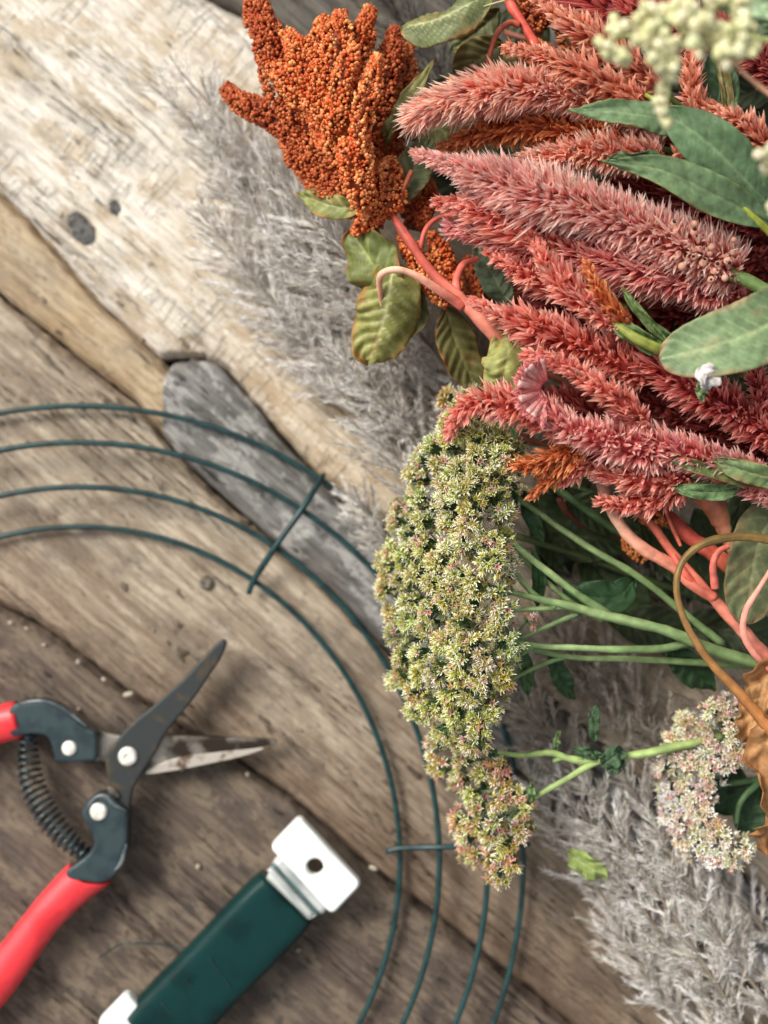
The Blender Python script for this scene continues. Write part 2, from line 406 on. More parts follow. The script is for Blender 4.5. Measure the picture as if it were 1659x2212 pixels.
# crumbs of plant litter on the boards
M_CRUMB = solid('crumb', rgb(186,176,156), 0.7, noise_col=rgb(160,146,120), nscale=900)
crumb0 = None
ico = bmesh.new(); bmesh.ops.create_icosphere(ico, subdivisions=2, radius=1.0)
ICO2 = (np.array([v.co[:] for v in ico.verts]), np.array([[v.index for v in f.verts] for f in ico.faces])); ico.free()
ico = bmesh.new(); bmesh.ops.create_icosphere(ico, subdivisions=1, radius=1.0)
ICO = (np.array([v.co[:] for v in ico.verts]), np.array([[v.index for v in f.verts] for f in ico.faces])); ico.free()
CR = [(95,1393,5,0),(169,1429,6,0),(225,1467,7,0),(278,1499,9,1),(428,1871,7,0),(57,1357,5,0),(23,1345,6,0),(535,1672,6,0),(392,1661,6,0),(170,1531,5,0),(1375,2113,7,0),(806,1874,8,1),(645,2052,6,0),(360,830,5,0),(560,1035,5,0),(495,885,5,0),(130,463,6,0)]
CL = ['first pale crumb from the left edge beside the dark board joint','pale crumb in the joint above the secateurs','round whitish crumb just below the joint above the secateurs','flat oval crumb in the joint left of the dark blade','pale crumb on the brown board left of the spool plate','tiny crumb above the joint near the left edge','grey crumb by the left edge at the start of the joint','crumb in the joint below the silver blade tip','crumb under the silver blade','crumb on the board above the pruner handle','bright crumb on the board between the hoops and the grass plume','flat crumb in the joint right of the white spool plate','crumb on the brown board under the green winding','crumb beside the blunt end of the slate strip','crumb on the slate strip between two hoops','crumb on the slate strip above the outer hoop','bright grain sitting in the long dark knot']
for i, (u, v, r, fl) in enumerate(CR):
    if crumb0 is None:
        m_ = MB(); vv = ICO2[0]*np.array([1, .85, .6]); vv = vv*(1+0.25*(noise(vv[:, 0]*3+9, vv[:, 1]*3+vv[:, 2]*2+5, 4)-.5))[:, None]
        m_.add(vv*px(1), ICO2[1]); o = m_.build('crumb', M_CRUMB); crumb0 = o
    else: o = crumb0.copy(); COL.objects.link(o)
    p = P(u, v, 0); zz = 0.01 if i != 16 else -0.05
    o.location = (p[0], p[1], (zz+r/PX*0.4)*CM); r *= .8; o.scale = (r*(1.7 if fl else 1), r, r); o.rotation_euler = (0, 0, i*1.1)
    tag(o, CL[i], 'crumb', 'crumbs of plant litter scattered on the boards')
# ================================================================ WIRE WREATH FRAME
M_GREEN = solid('green_enamel_wire', rgb(26,62,62), 0.34, 0.0, 0.45, noise_col=rgb(18,44,46), nscale=220, bump=0.25, bscale=900)
wf = thing('wire_wreath_frame', 'dark green wire wreath frame of four concentric hoops joined by short bars', 'wreath frame', tuple(P(170, 1858, 0)))
cx, cy = 170, 1858
RINGS = [(694, 720, .25), (779, 806, .75), (884, 902, .8), (960, 981, .3)]
def ring_pt(i, a, dz=0):
    ru, rv, z = RINGS[i]
    return P(cx+ru*math.cos(a), cy-rv*math.sin(a), z+.12+dz)
for i in range(4):
    p = np.array([ring_pt(i, a+0.0, 0.03*math.sin(a*3+i)) for a in np.linspace(0, 2*math.pi, 221)])
    mbr = MB(); rr = 0.094*CM
    n = len(p)-1; rad = rr*(1+0.06*noise(np.arange(n+1)*0.7, np.zeros(n+1), i)); rad[-1] = rad[0]
    tube(mbr, p, rad, 10, cap=False); mbr.build('hoop', M_GREEN, wf)
for k in range(6):
    a = math.radians(57.0 - k*60) if k else math.radians(57)
    a = math.radians([57, 2, -58, -118, -178, 117][k])
    rot = 0.02
    pts = [P(cx+664*math.cos(a-.01), cy-690*math.sin(a-.01), .5), ring_pt(0, a, .2), ring_pt(1, a, .2), ring_pt(2, a, .2), ring_pt(3, a, .2), P(cx+972*math.cos(a), cy-992*math.sin(a), .38)]
    mbr = MB(); tube(mbr, curve(pts, 30), [.094*CM, .112*CM, .094*CM, .112*CM, .094*CM], 10); mbr.build('cross_bar', M_GREEN, wf)

# ================================================================ SECATEURS
M_BODY = solid('dark_painted_metal', rgb(54,70,72), 0.33, 0.25, 0.5, coat=0.3, noise_col=rgb(40,54,58), nscale=180, bump=0.2, bscale=500)
M_BLADE_D = solid('dark_blade', rgb(64,68,66), 0.38, 0.55, noise_col=rgb(104,84,58), nscale=160, lo=.55, hi=.72, bump=0.2)
M_BLADE_S = solid('worn_steel_blade', rgb(172,164,150), 0.3, 0.75, noise_col=rgb(66,56,48), nscale=110, lo=.40, hi=.58, bump=0.15)
M_RIVET = solid('rivet', rgb(238,234,224), 0.35, 0.0, noise_col=rgb(206,200,186), nscale=400)
M_RED = solid('red_grip', rgb(236,58,64), 0.4, 0.0, 0.5, coat=0.1, noise_col=rgb(214,46,52), nscale=90, bump=0.25, bscale=900)
M_SPRING = solid('spring_steel', rgb(72,84,84), 0.3, 0.6, noise_col=rgb(44,52,54), nscale=300)
sec = thing('secateurs', 'open garden secateurs with red grips, dark body and coil spring on the brown board', 'secateurs', tuple(P(275, 1632, 0)))
def Zc(x, y): return (x*0.4, 1327.3+y*0.4)
def prism(pts, z0, z1, bev, name, mat, parent, n=70, label=None, segs=3, holes=None, thin=None):
    zm = (z0+z1)/2
    p2 = curve(pts, n, closed=True) if n else np.array(pts, float)
    org = ORG[parent.name]
    area = 0.5*np.sum(p2[:, 0]*np.roll(p2[:, 1], -1)-np.roll(p2[:, 0], -1)*p2[:, 1])
    if area > 0: p2 = p2[::-1]
    bm = bmesh.new(); vb = []
    for (u, v) in p2:
        q = P(u, v, zm); vb.append(bm.verts.new((q[0]-org[0], q[1]-org[1], z0*CM-org[2])))
    f = bm.faces.new(vb)
    r = bmesh.ops.extrude_face_region(bm, geom=[f]); tv = [g for g in r['geom'] if isinstance(g, bmesh.types.BMVert)]
    for w in tv: w.co.z = z1*CM-org[2]
    bmesh.ops.recalc_face_normals(bm, faces=bm.faces)
    if bev:
        ed = [e for e in bm.edges if all(abs(w.co.z-(z1*CM-org[2])) < 1e-6 for w in e.verts)]
        bmesh.ops.bevel(bm, geom=ed, offset=bev*CM, segments=segs, profile=0.6, affect='EDGES', clamp_overlap=True)
    if thin: thin(bm, org)
    me = bpy.data.meshes.new(name); bm.to_mesh(me); bm.free(); me.materials.append(mat)
    me.polygons.foreach_set('use_smooth', [abs(pl.normal.z) < 0.98 for pl in me.polygons])
    o = bpy.data.objects.new(name, me); COL.objects.link(o); o.parent = parent; ORG[o.name] = org
    if label: o['label'] = label
    return o
bladeA = [(1205,133),(1222,140),(1222,170),(1185,250),(1130,330),(1050,450),(960,560),(890,650),(850,725),(805,800),(760,870),(725,930),(708,1000),(690,1080),(620,1080),(600,1010),(590,930),(580,860),(572,800),(590,735),(650,655),(720,580),(830,490),(930,400),(1000,335),(1100,225),(1165,160)]
bladeA_o = prism([Zc(*q) for q in bladeA], 1.05, 1.3, 0.09, 'blade', M_BLADE_D, sec, 110, 'dark upper blade pointing up and right')
bladeB = [(1494,690),(1478,674),(1300,664),(1000,652),(850,650),(650,650),(560,630),(505,612),(505,780),(560,790),(640,835),(700,870),(790,862),(950,842),(1100,812),(1300,768),(1470,712)]
bladeB_o = prism([Zc(*q) for q in bladeB], 0.72, 0.98, 0.08, 'blade', M_BLADE_S, sec, 110, 'worn silver lower blade pointing right')
# ground edge strip of the silver blade
edge = [(780,861),(880,800),(1000,765),(1200,740),(1380,722),(1480,700),(1440,722),(1300,768),(1100,811),(950,841)]
prism([Zc(*q) for q in edge], 0.9, 1.0, 0.03, 'ground_edge', solid('bright_steel', rgb(214,204,188), 0.3, 0.6, noise_col=rgb(120,98,80), nscale=220, lo=.5, hi=.62), bladeB_o, 60)
hA = [(92,476),(150,462),(240,457),(320,486),(400,536),(480,602),(532,626),(534,700),(530,772),(480,782),(400,790),(322,786),(302,740),(284,676),(250,642),(190,636),(140,642),(92,650),(50,610),(48,570),(60,520)]
hA_o = prism([Zc(*q) for q in hA], 0.6, 1.45, 0.14, 'handle_body', M_BODY, sec, 110)
hB = [(560,958),(610,962),(645,1000),(697,1052),(700,1120),(694,1250),(668,1345),(622,1402),(560,1432),(470,1425),(390,1410),(370,1372),(430,1326),(482,1285),(520,1222),(500,1150),(472,1105),(455,1060),(475,1008),(515,970)]
hB_o = prism([Zc(*q) for q in hB], 0.75, 1.6, 0.16, 'handle_body', M_BODY, sec, 110)
# raised rims of the pressed-metal handles, paler colour paints their highlight
for pts, z in (([(100,486),(160,472),(240,470),(315,498),(395,548),(470,608)], 1.46), ([(470,1070),(490,1018),(530,984),(575,985),(620,1030),(685,1062)], 1.6), ([(684,1240),(655,1340),(610,1392)], 1.58)):
    mbr = MB(); tube(mbr, curve([P(*Zc(*q), z) for q in pts], 30), [.03*CM, .075*CM, .075*CM, .03*CM], 8, flat=.6)
    mbr.build('rim', solid('rim_highlight', rgb(112,120,120), 0.35, 0.4, noise_col=rgb(70,80,84), nscale=200), hA_o if pts[0] == (100, 486) else hB_o)
def rivet(x, y, r, z, par, dimple=False):
    u, v = Zc(x, y); r = r*0.4; m_ = MB(); n = 32
    prof = [(1.0, -.5), (1.0, 0.0), (.94, .07), (.8, .11), (.45, .12), (.34, .12)] + ([(.3, .08), (.14, .05), (.1, .09)] if dimple else [(.2, .125), (.05, .125)])
    vs = []; c0 = P(u, v, z); rr = px(r, z)
    for (f, h) in prof:
        for i in range(n):
            a = 2*math.pi*i/n; vs.append(c0+np.array([rr*f*math.cos(a), rr*f*math.sin(a), h*CM]))
    fs = []
    for j in range(len(prof)-1):
        for i in range(n):
            a = j*n+i; b_ = j*n+(i+1) % n; fs += [[a, b_, b_+n], [a, b_+n, a+n]]
    vs.append(c0+np.array([0, 0, prof[-1][1]*CM])); e = len(vs)-1; j = (len(prof)-1)*n
    fs += [[e, j+i, j+(i+1) % n] for i in range(n)]
    m_.add(vs, fs); m_.build('rivet', M_RIVET, par)
rivet(375, 722, 41, 1.45, hA_o); rivet(690, 767, 52, 1.32, bladeA_o, True); rivet(533, 1065, 48, 1.6, hB_o)
# little neck catch between blade and lower handle
prism([Zc(*q) for q in [(585,930),(620,940),(650,985),(620,990),(590,965)]], 1.3, 1.4, .03, 'catch', M_BLADE_S, sec, 24)
# spring
ax = curve([P(*Zc(*q), .95) for q in [(152,640),(154,770),(168,890),(212,1010),(280,1120),(370,1225),(470,1300)]], 460)
T_, N_, B_ = frames(ax); tt = np.linspace(0, 1, 460); turns = 21
rad = (0.22+0.17*np.sin(np.clip(tt, 0, 1)*math.pi)**0.7)*CM
ang = tt*turns*2*math.pi
sp = ax+rad[:, None]*(np.cos(ang)[:, None]*B_+np.sin(ang)[:, None]*N_)
mbr = MB(); tube(mbr, sp, .052*CM, 7); mbr.build('spring', M_SPRING, sec)
mbr = MB(); tube(mbr, ax[:40], .15*CM, 12); tube(mbr, ax[-60:], .15*CM, 12); mbr.build('spring_peg', M_BODY, sec)
# grips
def grip(pts, radii, mouth, name='grip', flat=.8, slant=0.0):
    p = curve(pts, 60); n = len(p); r = np.interp(np.linspace(0, 1, n), np.linspace(0, 1, len(radii)), radii)*CM
    T, N, B_ = frames(p); S = 36; a = np.linspace(0, 2*math.pi, S, endpoint=False)
    ca = np.cos(a); sa = np.sin(a)
    v = p[:, None]+r[:, None, None]*(B_[:, None]*ca[None, :, None]+N[:, None]*sa[None, :, None]*flat)
    fall = np.exp(-np.linspace(0, 1, n)*14)
    off = (mouth*(ca**2-.3)+slant*ca)*CM
    v = v-T[:, None]*(off[None, :]*fall[:, None])[..., None]
    idx = np.arange(n*S).reshape(n, S)
    q = np.stack([idx[:-1], np.roll(idx[:-1], -1, 1), np.roll(idx[1:], -1, 1), idx[1:]], -1).reshape(-1, 4)
    f = np.vstack([q[:, [0, 1, 2]], q[:, [0, 2, 3]]]); vv = v.reshape(-1, 3)
    inner = p[2]; vv = np.vstack([vv, inner, p[-1]]); e = n*S
    f = np.vstack([f, np.stack([np.full(S, e), np.roll(idx[0], -1), idx[0]], 1), np.stack([np.full(S, e+1), idx[-1], np.roll(idx[-1], -1)], 1)])
    m_ = MB(); m_.add(vv, f); return m_.build(name, M_RED, sec)
Z6 = lambda x, y: (x*.32, 1725.5+y*.32)
grip([P(*Z6(585, 520), 1.0), P(*Z6(480, 610), 1.0), P(*Z6(330, 765), 1.0), P(*Z6(190, 945), .95), P(*Z6(60, 1120), .9), P(*Z6(-120, 1350), .85), P(*Z6(-420, 1640), .8)], [.68, .62, .58, .62, .66, .66, .6, .5], .25, slant=-.34)
grip([P(44, 1553, 1.0), P(0, 1564, 1.0), P(-80, 1590, 1.0), P(-260, 1660, 1.0), P(-520, 1800, .9)], [.62, .66, .66, .6, .5], .0, slant=0.0)

# ================================================================ WIRE SPOOL (flat paddle winder)
M_WHITE = solid('white_plastic', rgb(236,240,236), 0.4, 0.0, 0.5, noise_col=rgb(224,226,220), nscale=60)
M_WIND = solid('green_wire_winding', rgb(10,52,50), 0.25, 0.0, 0.25, coat=0.06, noise_col=rgb(7,42,41), nscale=90)
nt_ = M_WIND.node_tree; bsd = [n for n in nt_.nodes if n.type == 'BSDF_PRINCIPLED'][0]
uvn = nt_.nodes.new('ShaderNodeUVMap'); uvn.uv_map = 'grain'
wv = nt_.nodes.new('ShaderNodeTexWave'); wv.inputs['Scale'].default_value = 8.0; wv.inputs['Distortion'].default_value = 0.6; wv.inputs['Detail'].default_value = 1; wv.inputs['Detail Scale'].default_value = .4
bpn = nt_.nodes.new('ShaderNodeBump'); bpn.inputs['Strength'].default_value = 0.5; bpn.inputs['Distance'].default_value = 0.0003
nt_.links.new(uvn.outputs[0], wv.inputs[0]); nt_.links.new(wv.outputs[0], bpn.inputs['Height']); nt_.links.new(bpn.outputs[0], bsd.inputs['Normal'])
spool = thing('wire_spool', 'dark green florist wire wound on a flat white plastic paddle', 'wire spool', tuple(P(470, 2060, 0)))
Z4 = lambda x, y: np.array([132.7+x*.44, 1659+y*.44])
def plate(c4, hole=None, lab=None, z0=1.0, z1=1.42):
    """rounded rectangle with a real hole"""
    c4 = [np.array(q, float) for q in c4]; R_ = 15.0; out = []
    for i in range(4):
        a = c4[i-1]; b_ = c4[i]; c_ = c4[(i+1) % 4]
        d0 = unit(a-b_); d1 = unit(c_-b_); p0 = b_+d0*R_; p1 = b_+d1*R_
        for t in np.linspace(0, 1, 7): out.append((1-t)**2*p0+2*t*(1-t)*b_+t*t*p1)
    out = np.array(out); n = 112; oc = np.vstack([out, out[:1]]); ol = np.r_[0, np.cumsum(np.linalg.norm(np.diff(oc, axis=0), axis=1))]
    sq = np.linspace(0, ol[-1], n+1)[:-1]; out = np.stack([np.interp(sq, ol, oc[:, k]) for k in (0, 1)], 1)
    cen = np.mean(c4, 0) if hole is None else np.array(hole[:2]); hr = 0.0 if hole is None else hole[2]
    ang = np.arctan2(out[:, 1]-cen[1], out[:, 0]-cen[0])
    inn = cen+np.stack([np.cos(ang), np.sin(ang)], 1)*max(hr, 1.0)
    zm = (z0+z1)/2
    def ringat(P2, z): return np.array([[*(P(u, v, zm)[:2]), z*CM] for u, v in P2])
    shr = lambda k: cen+(out-cen)*(1-k/np.linalg.norm(out-cen, axis=1, keepdims=True))
    inb = lambda k: cen+(inn-cen)*(1+k/max(hr, 1.0))
    loops = [ringat(inn, z0), ringat(inn, z1-.06), ringat(inb(2), z1-.015), ringat(inb(4), z1), ringat(shr(7), z1), ringat(shr(3), z1-.04), ringat(shr(.8), z1-.11), ringat(out, z1-.2), ringat(out, z0), ringat(inn, z0)]
    vs = np.vstack(loops); fs = []
    for j in range(len(loops)-1):
        for i in range(n):
            a = j*n+i; b_ = j*n+(i+1) % n; fs += [[a, b_, b_+n], [a, b_+n, a+n]]
    m_ = MB(); m_.add(vs, np.array(fs)[:, ::-1])
    o = m_.build('end_plate', M_WHITE, spool, label=lab)
    sm = np.ones(len(fs), bool); sm[3*2*n:4*2*n] = False; sm[7*2*n:] = False; o.data.polygons.foreach_set('use_smooth', sm)
    return o
u1 = np.array([308, 335.]); u2 = np.array([-148, 155.])
t0 = np.array([1170, 228.])
plate([Z4(*q) for q in (t0, t0+u1, t0+u1+u2, t0+u2)], (*Z4(1246, 480), 18.5), 'white plate with a round hole')
b0 = np.array([322, 1088.])
plate([Z4(*q) for q in (b0, b0+u1, b0+u1+u2, b0+u2)], (*Z4(330, 1325), 18.5), 'white plate at the lower left end')
# winding: flattened roll between the plates
ax0 = P(*Z4(1105, 628), .85); ax1 = P(*Z4(450, 1310), .85)
ax = np.linspace(ax0, ax1, 90); Td = unit(ax1-ax0); Sd = np.cross([0, 0, 1.0], Td); hw_ = px(366*.44/2, .85)
S = 56; a = np.linspace(0, 2*math.pi, S, endpoint=False)
ca = np.sign(np.cos(a))*np.abs(np.cos(a))**0.38; sa = np.sign(np.sin(a))*np.abs(np.sin(a))**0.6
t = np.linspace(0, 1, 90); bul = 1-0.05*np.exp(-t*22)-0.03*np.exp(-(1-t)*22)+.012*np.sin(t*9)
v = ax[:, None]+Sd[None, None]*(ca[None]*hw_*bul[:, None])[..., None]+np.array([0, 0, 1.0])*(sa[None]*.72*CM*bul[:, None])[..., None]
idx = np.arange(90*S).reshape(90, S)
q = np.stack([idx[:-1], np.roll(idx[:-1], -1, 1), np.roll(idx[1:], -1, 1), idx[1:]], -1).reshape(-1, 4)
f = np.vstack([q[:, [0, 1, 2]], q[:, [0, 2, 3]]]); vv = np.vstack([v.reshape(-1, 3), ax0, ax1]); e = 90*S
f = np.vstack([f, np.stack([np.full(S, e), np.roll(idx[0], -1), idx[0]], 1), np.stack([np.full(S, e+1), idx[-1], np.roll(idx[-1], -1)], 1)])
L_ = np.linalg.norm(ax1-ax0)/CM
uvv = np.stack([np.repeat(t*L_, S), np.tile(a*.3, 90)], 1); uvv = np.vstack([uvv, [0, 0], [L_, 0]])
m_ = MB(); m_.add(vv, f, (1, 1, 1), uvv); wind_o = m_.build('winding', M_WIND, spool)
# paddle shoulders: core board and translucent grey ribs by the upper plate
def bar(p, q, r, name, mat, z, par=spool):
    m_ = MB(); tube(m_, np.linspace(P(*Z4(*p), z), P(*Z4(*q), z), 14), r*CM, 10); return m_.build(name, mat, par)
M_RIB = solid('grey_plastic', rgb(190,194,190), 0.3, noise_col=rgb(150,156,154), nscale=80)
bar((1020, 492), (1232, 728), .10, 'rib', M_RIB, 1.5)
bar((1060, 450), (1290, 700), .16, 'rib', M_RIB, 1.25)
bar((1040, 470), (1262, 716), .09, 'rib', solid('shaded_rib', rgb(86,110,108), .4), 1.3)
prism([Z4(*q) for q in ((1075,420),(1290,655),(1262,712),(1120,800),(460,1330),(360,1270),(1000,560),(1045,450))], .7, 1.0, .02, 'paddle_core', M_WHITE, spool, 0)
m_ = MB(); tube(m_, curve([P(*Z4(620, 900), .9), P(*Z4(560, 880), .7), P(*Z4(450, 863), .8), P(*Z4(350, 862), .9), P(*Z4(290, 866), .8), P(*Z4(245, 892), .5), P(*Z4(185, 935), .15)], 50), .028*CM, 6)
m_.build('loose_wire', M_GREEN, spool)
# a few stray turns crossing the winding
for (p0, p1) in (((725, 930), (785, 1015)), ((800, 1035), (832, 1085)), ((490, 1155), (570, 1235)), ((610, 1040), (640, 1075))):
    m_ = MB(); tube(m_, np.linspace(P(*Z4(*p0), 1.58), P(*Z4(*p1), 1.58), 10), .013*CM, 5); m_.build('stray_turn', solid('brown_wire', rgb(46,50,34), .5), wind_o)
# ================================================================ PLANT BUILDERS
def jit(c, m, a, r=rng):
    """per-instance brightness and hue jitter"""
    return np.clip(c*(1+a*r.standard_normal((m, 1)))*(1+a*.4*r.standard_normal((m, 3))), 0, 1)

# pointed folded bract, local +z outwards
_br = []
for t, w, y in ((0, .05, 0), (.35, .135, .02), (.7, .085, .07)):
    _br += [(-w, y, t), (0, y-.06*(1-t)-.02, t), (w, y, t)]
_br.append((0, .16, 1.0))
_bf = []
for k in range(2):
    a = k*3
    _bf += [(a, a+1, a+4), (a, a+4, a+3), (a+1, a+2, a+5), (a+1, a+5, a+4)]
_bf += [(6, 7, 9), (7, 8, 9)]
BRACT = (np.array(_br, float), np.array(_bf), np.array([0, 0, 0, .35, .35, .35, .7, .7, .7, 1.0]))

def spike(parent, pts, R, base, mid, tip, dens=1.0, tipang=12, ang=52, tuft=4, name='bracts', r0=.35, brlen=1.0, spread=.30, taper=.26, rend=.9, bw=.47):
    """flower spike: axis from its tip to its base, R = outer radius in picture units at that height"""
    p = curve(PP(pts), 90); T, N, B_ = frames(p); D_ = -T
    L = np.linalg.norm(np.diff(p, axis=0), axis=1).sum()/CM
    z = np.mean([q[2] for q in pts]); Rc = R*(H-z)/H/PX            # cm
    t = np.linspace(0, 1, 90)
    Rt = Rc*np.minimum(1, r0+(1-r0)*sstep(0, min(.6, taper*6/max(L, 2)*1.6+.1), t))*np.interp(t, [0, .6, 1], [1, 1, rend])
    mbc = MB(); tube(mbc, p, Rt*.42*CM, 8, col=base*.75); core_ = mbc.build('spike_core', M_STEM, parent)
    m = int(L*Rc*2*math.pi/(.245**2)*dens)
    k = np.arange(m); s = (k+.5)/m; wob = int(pts[0][0]*3+pts[0][1]) % 89; s = np.clip(s+rng.normal(0, .004, m), 0, 1)
    phi = k*2.39996+rng.normal(0, .15, m)
    W = np.interp(s, t, Rt)*(1+.42*(noise(s*L*.55, np.cos(phi)*.8+3, wob)-.5)+.25*(noise(s*L*1.4, np.sin(phi)*1.2+5, wob+9)-.5))
    i = s*89
    def at(Q): return np.stack([np.interp(i, np.arange(90), Q[:, c]) for c in range(3)], 1)
    pc, d, n_, b_ = at(p), unit(at(D_)), unit(at(N)), unit(at(B_))
    rad = n_*np.cos(phi)[:, None]+b_*np.sin(phi)[:, None]
    A_ = np.radians(np.interp(s, [0, .1, .35, 1], [tipang, ang*.65, ang, ang*1.1])+rng.normal(0, 9, m)+26*(noise(s*L*.8, np.sin(phi)+7, wob+31)-.45))
    dr = rad*np.sin(A_)[:, None]+d*np.cos(A_)[:, None]
    posn = pc+rad*(W*.38*CM)[:, None]
    ln = W*.66/np.maximum(np.sin(np.maximum(A_, .5)), .5)*brlen*rng.uniform(.85, 1.15, m)
    ln = np.maximum(ln, .3)
    tt_ = rng.uniform(0, 1, m)
    # lighter, drier colours run in broad zones along each spike
    zone = noise(s*7, np.zeros(m), int(L*97) % 97)
    mb = MB()
    pj = np.repeat(posn, tuft, 0)+rng.normal(0, .035*CM, (m*tuft, 3))
    dj = unit(np.repeat(dr, tuft, 0)+rng.normal(0, spread, (m*tuft, 3)))
    lj = np.repeat(ln, tuft)*rng.uniform(.65, 1.12, m*tuft)
    Rm = basis(dj, rng.uniform(0, 6.28, m*tuft))
    S = np.stack([np.full(m*tuft, bw), np.full(m*tuft, bw), lj], 1)*CM
    jb = np.repeat(jit(np.ones((m, 3)), m, .10), tuft, 0)
    zz = np.repeat(zone, tuft)[:, None]
    top = tip*(.6+.4*zz)+mid*(.4-.4*zz)
    def cf(tp, mm):
        w = tp[None, :, None]; k1 = np.clip(w/.35, 0, 1); k2 = np.clip((w-.35)/.65, 0, 1)**.8
        c = base[None, None]*(1-k1)+mid[None, None]*k1; c = c*(1-k2)+top[:, None]*k2
        return np.clip(c*jb[:, None], 0, 1)
    scatter(mb, BRACT, pj, Rm, S, cf)
    o = mb.build(name, M_PETAL, core_, smooth=False, stuff=True)
    return o

def leaf(parent, pts, hw, roll=0.0, fold=.25, curl=0.0, col=rgb(86,120,72), vein=rgb(150,170,110), edge=None, nv=9, relief=.05, wav=.06, a=.75, b=.85, name='leaf', mat=None, under=None, slope=.55, cup=0.0, label=None, ragged=0.0, rollend=None):
    """leaf blade: pts run base to tip as (u, v, z); hw = half width in picture units"""
    n, k = 56, 21
    p = curve(PP(pts), n); T = unit(np.gradient(p, axis=0))
    up = np.array([0, 0, 1.0]); z = np.mean([q[2] for q in pts]); W = px(hw, z)
    t = np.linspace(0, 1, n); x = np.linspace(-1, 1, k)
    w = t**a*(1-t)**b; w = w/w.max()*W+.0002
    rl = np.radians(np.interp(t, [0, 1], [roll, roll if rollend is None else rollend]))
    S0 = unit(np.cross(T, up)+1e-9); N0 = np.cross(S0, T)
    S = S0*np.cos(rl)[:, None]+N0*np.sin(rl)[:, None]; N = np.cross(S, T)
    tt, xx = np.meshgrid(t, x, indexing='ij')
    sd_ = (int(abs(pts[0][0]*7+pts[0][1]*3)))%991
    ph = tt*nv-np.abs(xx)*slope*nv*W/ max(np.linalg.norm(p[-1]-p[0]), .01)*1.4 + (xx > 0)*.35+.25*noise(tt*5, xx*2, sd_)
    dv = np.abs((ph % 1)-.5)*2
    side = sstep(.62, .98, dv)*(1-.5*np.abs(xx)); midr = np.exp(-(xx/.07)**2)
    V_ = np.clip(side*.7+midr, 0, 1)
    h = fold*np.abs(xx)*w[:, None]+curl*xx**2*w[:, None]+cup*(xx**2)*W*np.sin(tt*math.pi)
    h = h-V_*relief*CM*(1-tt*.4)+relief*CM*.5*np.sin(ph*2*math.pi)*np.abs(xx)**.5
    h = h+wav*CM*np.sin(tt*13+sd_+xx*2)*np.abs(xx)**2*1.6+wav*CM*(noise(tt*6+sd_, xx*2.5+5, 8)-.5)*1.5
    xs = xx*(1+ragged*(noise(tt*22, np.sign(xx)*3, sd_)-.5)*np.abs(xx)**3*2)
    v = p[:, None]+S[:, None]*(xs*w[:, None])[..., None]+N[:, None]*h[..., None]
    idx = np.arange(n*k).reshape(n, k)
    q = np.stack([idx[:-1, :-1], idx[1:, :-1], idx[1:, 1:], idx[:-1, 1:]], -1).reshape(-1, 4)
    f = np.vstack([q[:, [0, 1, 2]], q[:, [0, 2, 3]]])
    blot = fbm(tt*5+sd_, xx*2.2, sd_+3, 3)[..., None]
    c = col*(1-V_[..., None]*.8)+vein*V_[..., None]*.8
    c = c*(.72+.5*blot)
    if edge is not None:
        e = .8*sstep(.80, 1.05, np.abs(xx)+.25*(noise(tt*9, xx, sd_)-.5)+sstep(.9, 1, tt)*.6)[..., None]
        c = c*(1-e)+edge*e
        e2 = sstep(.56, .72, blot)*.45; c = c*(1-e2)+edge*e2
    mb = MB(); mb.add(v.reshape(-1, 3), f, c.reshape(-1, 3))
    o = mb.build(name, mat or M_LEAF, parent, label=label)
    so_ = o.modifiers.new('thickness', 'SOLIDIFY'); so_.thickness = 0.0003; so_.offset = 0
    return o

def stem(parent, pts, r, col, name='stem', flat=1.0, sides=12, n=50, label=None, mat=None, ridge=0.03, nodes=0):
    z = np.mean([q[2] for q in pts]); mb = MB(); p = curve(PP(pts), n)
    rr = np.array([px(q, z) for q in np.atleast_1d(r)]); rr = np.interp(np.linspace(0, 1, n), np.linspace(0, 1, len(rr)), rr)
    Lc = np.linalg.norm(p[-1]-p[0])/CM; ii = np.linspace(0, 1, n)*Lc
    rr = rr*(1+.16*(noise(ii*2.2+pts[0][0], ii*0, 3)-.5)+.12*(noise(ii*6+pts[0][1], ii*0, 4)-.5))
    p = p+(np.stack([noise(ii*1.6+q+pts[0][0]*.1, ii*0, 5+q) for q in range(3)], 1)-.5)*rr[:, None]*.35
    tube(mb, p, rr, sides, col=col, flat=flat, ridge=ridge)
    # fibres: slight colour streaks along the stem
    c = mb.c[0].copy(); i = np.arange(len(c)); c = c*(.78+.42*noise(i % sides*1.3, i//sides*.12, int(pts[0][0])))[:, None]*(.88+.24*noise(i//sides*.5, i*0, 9))[:, None]
    mb.c[0] = c
    return mb.build(name, mat or M_STEM, parent, label=label)

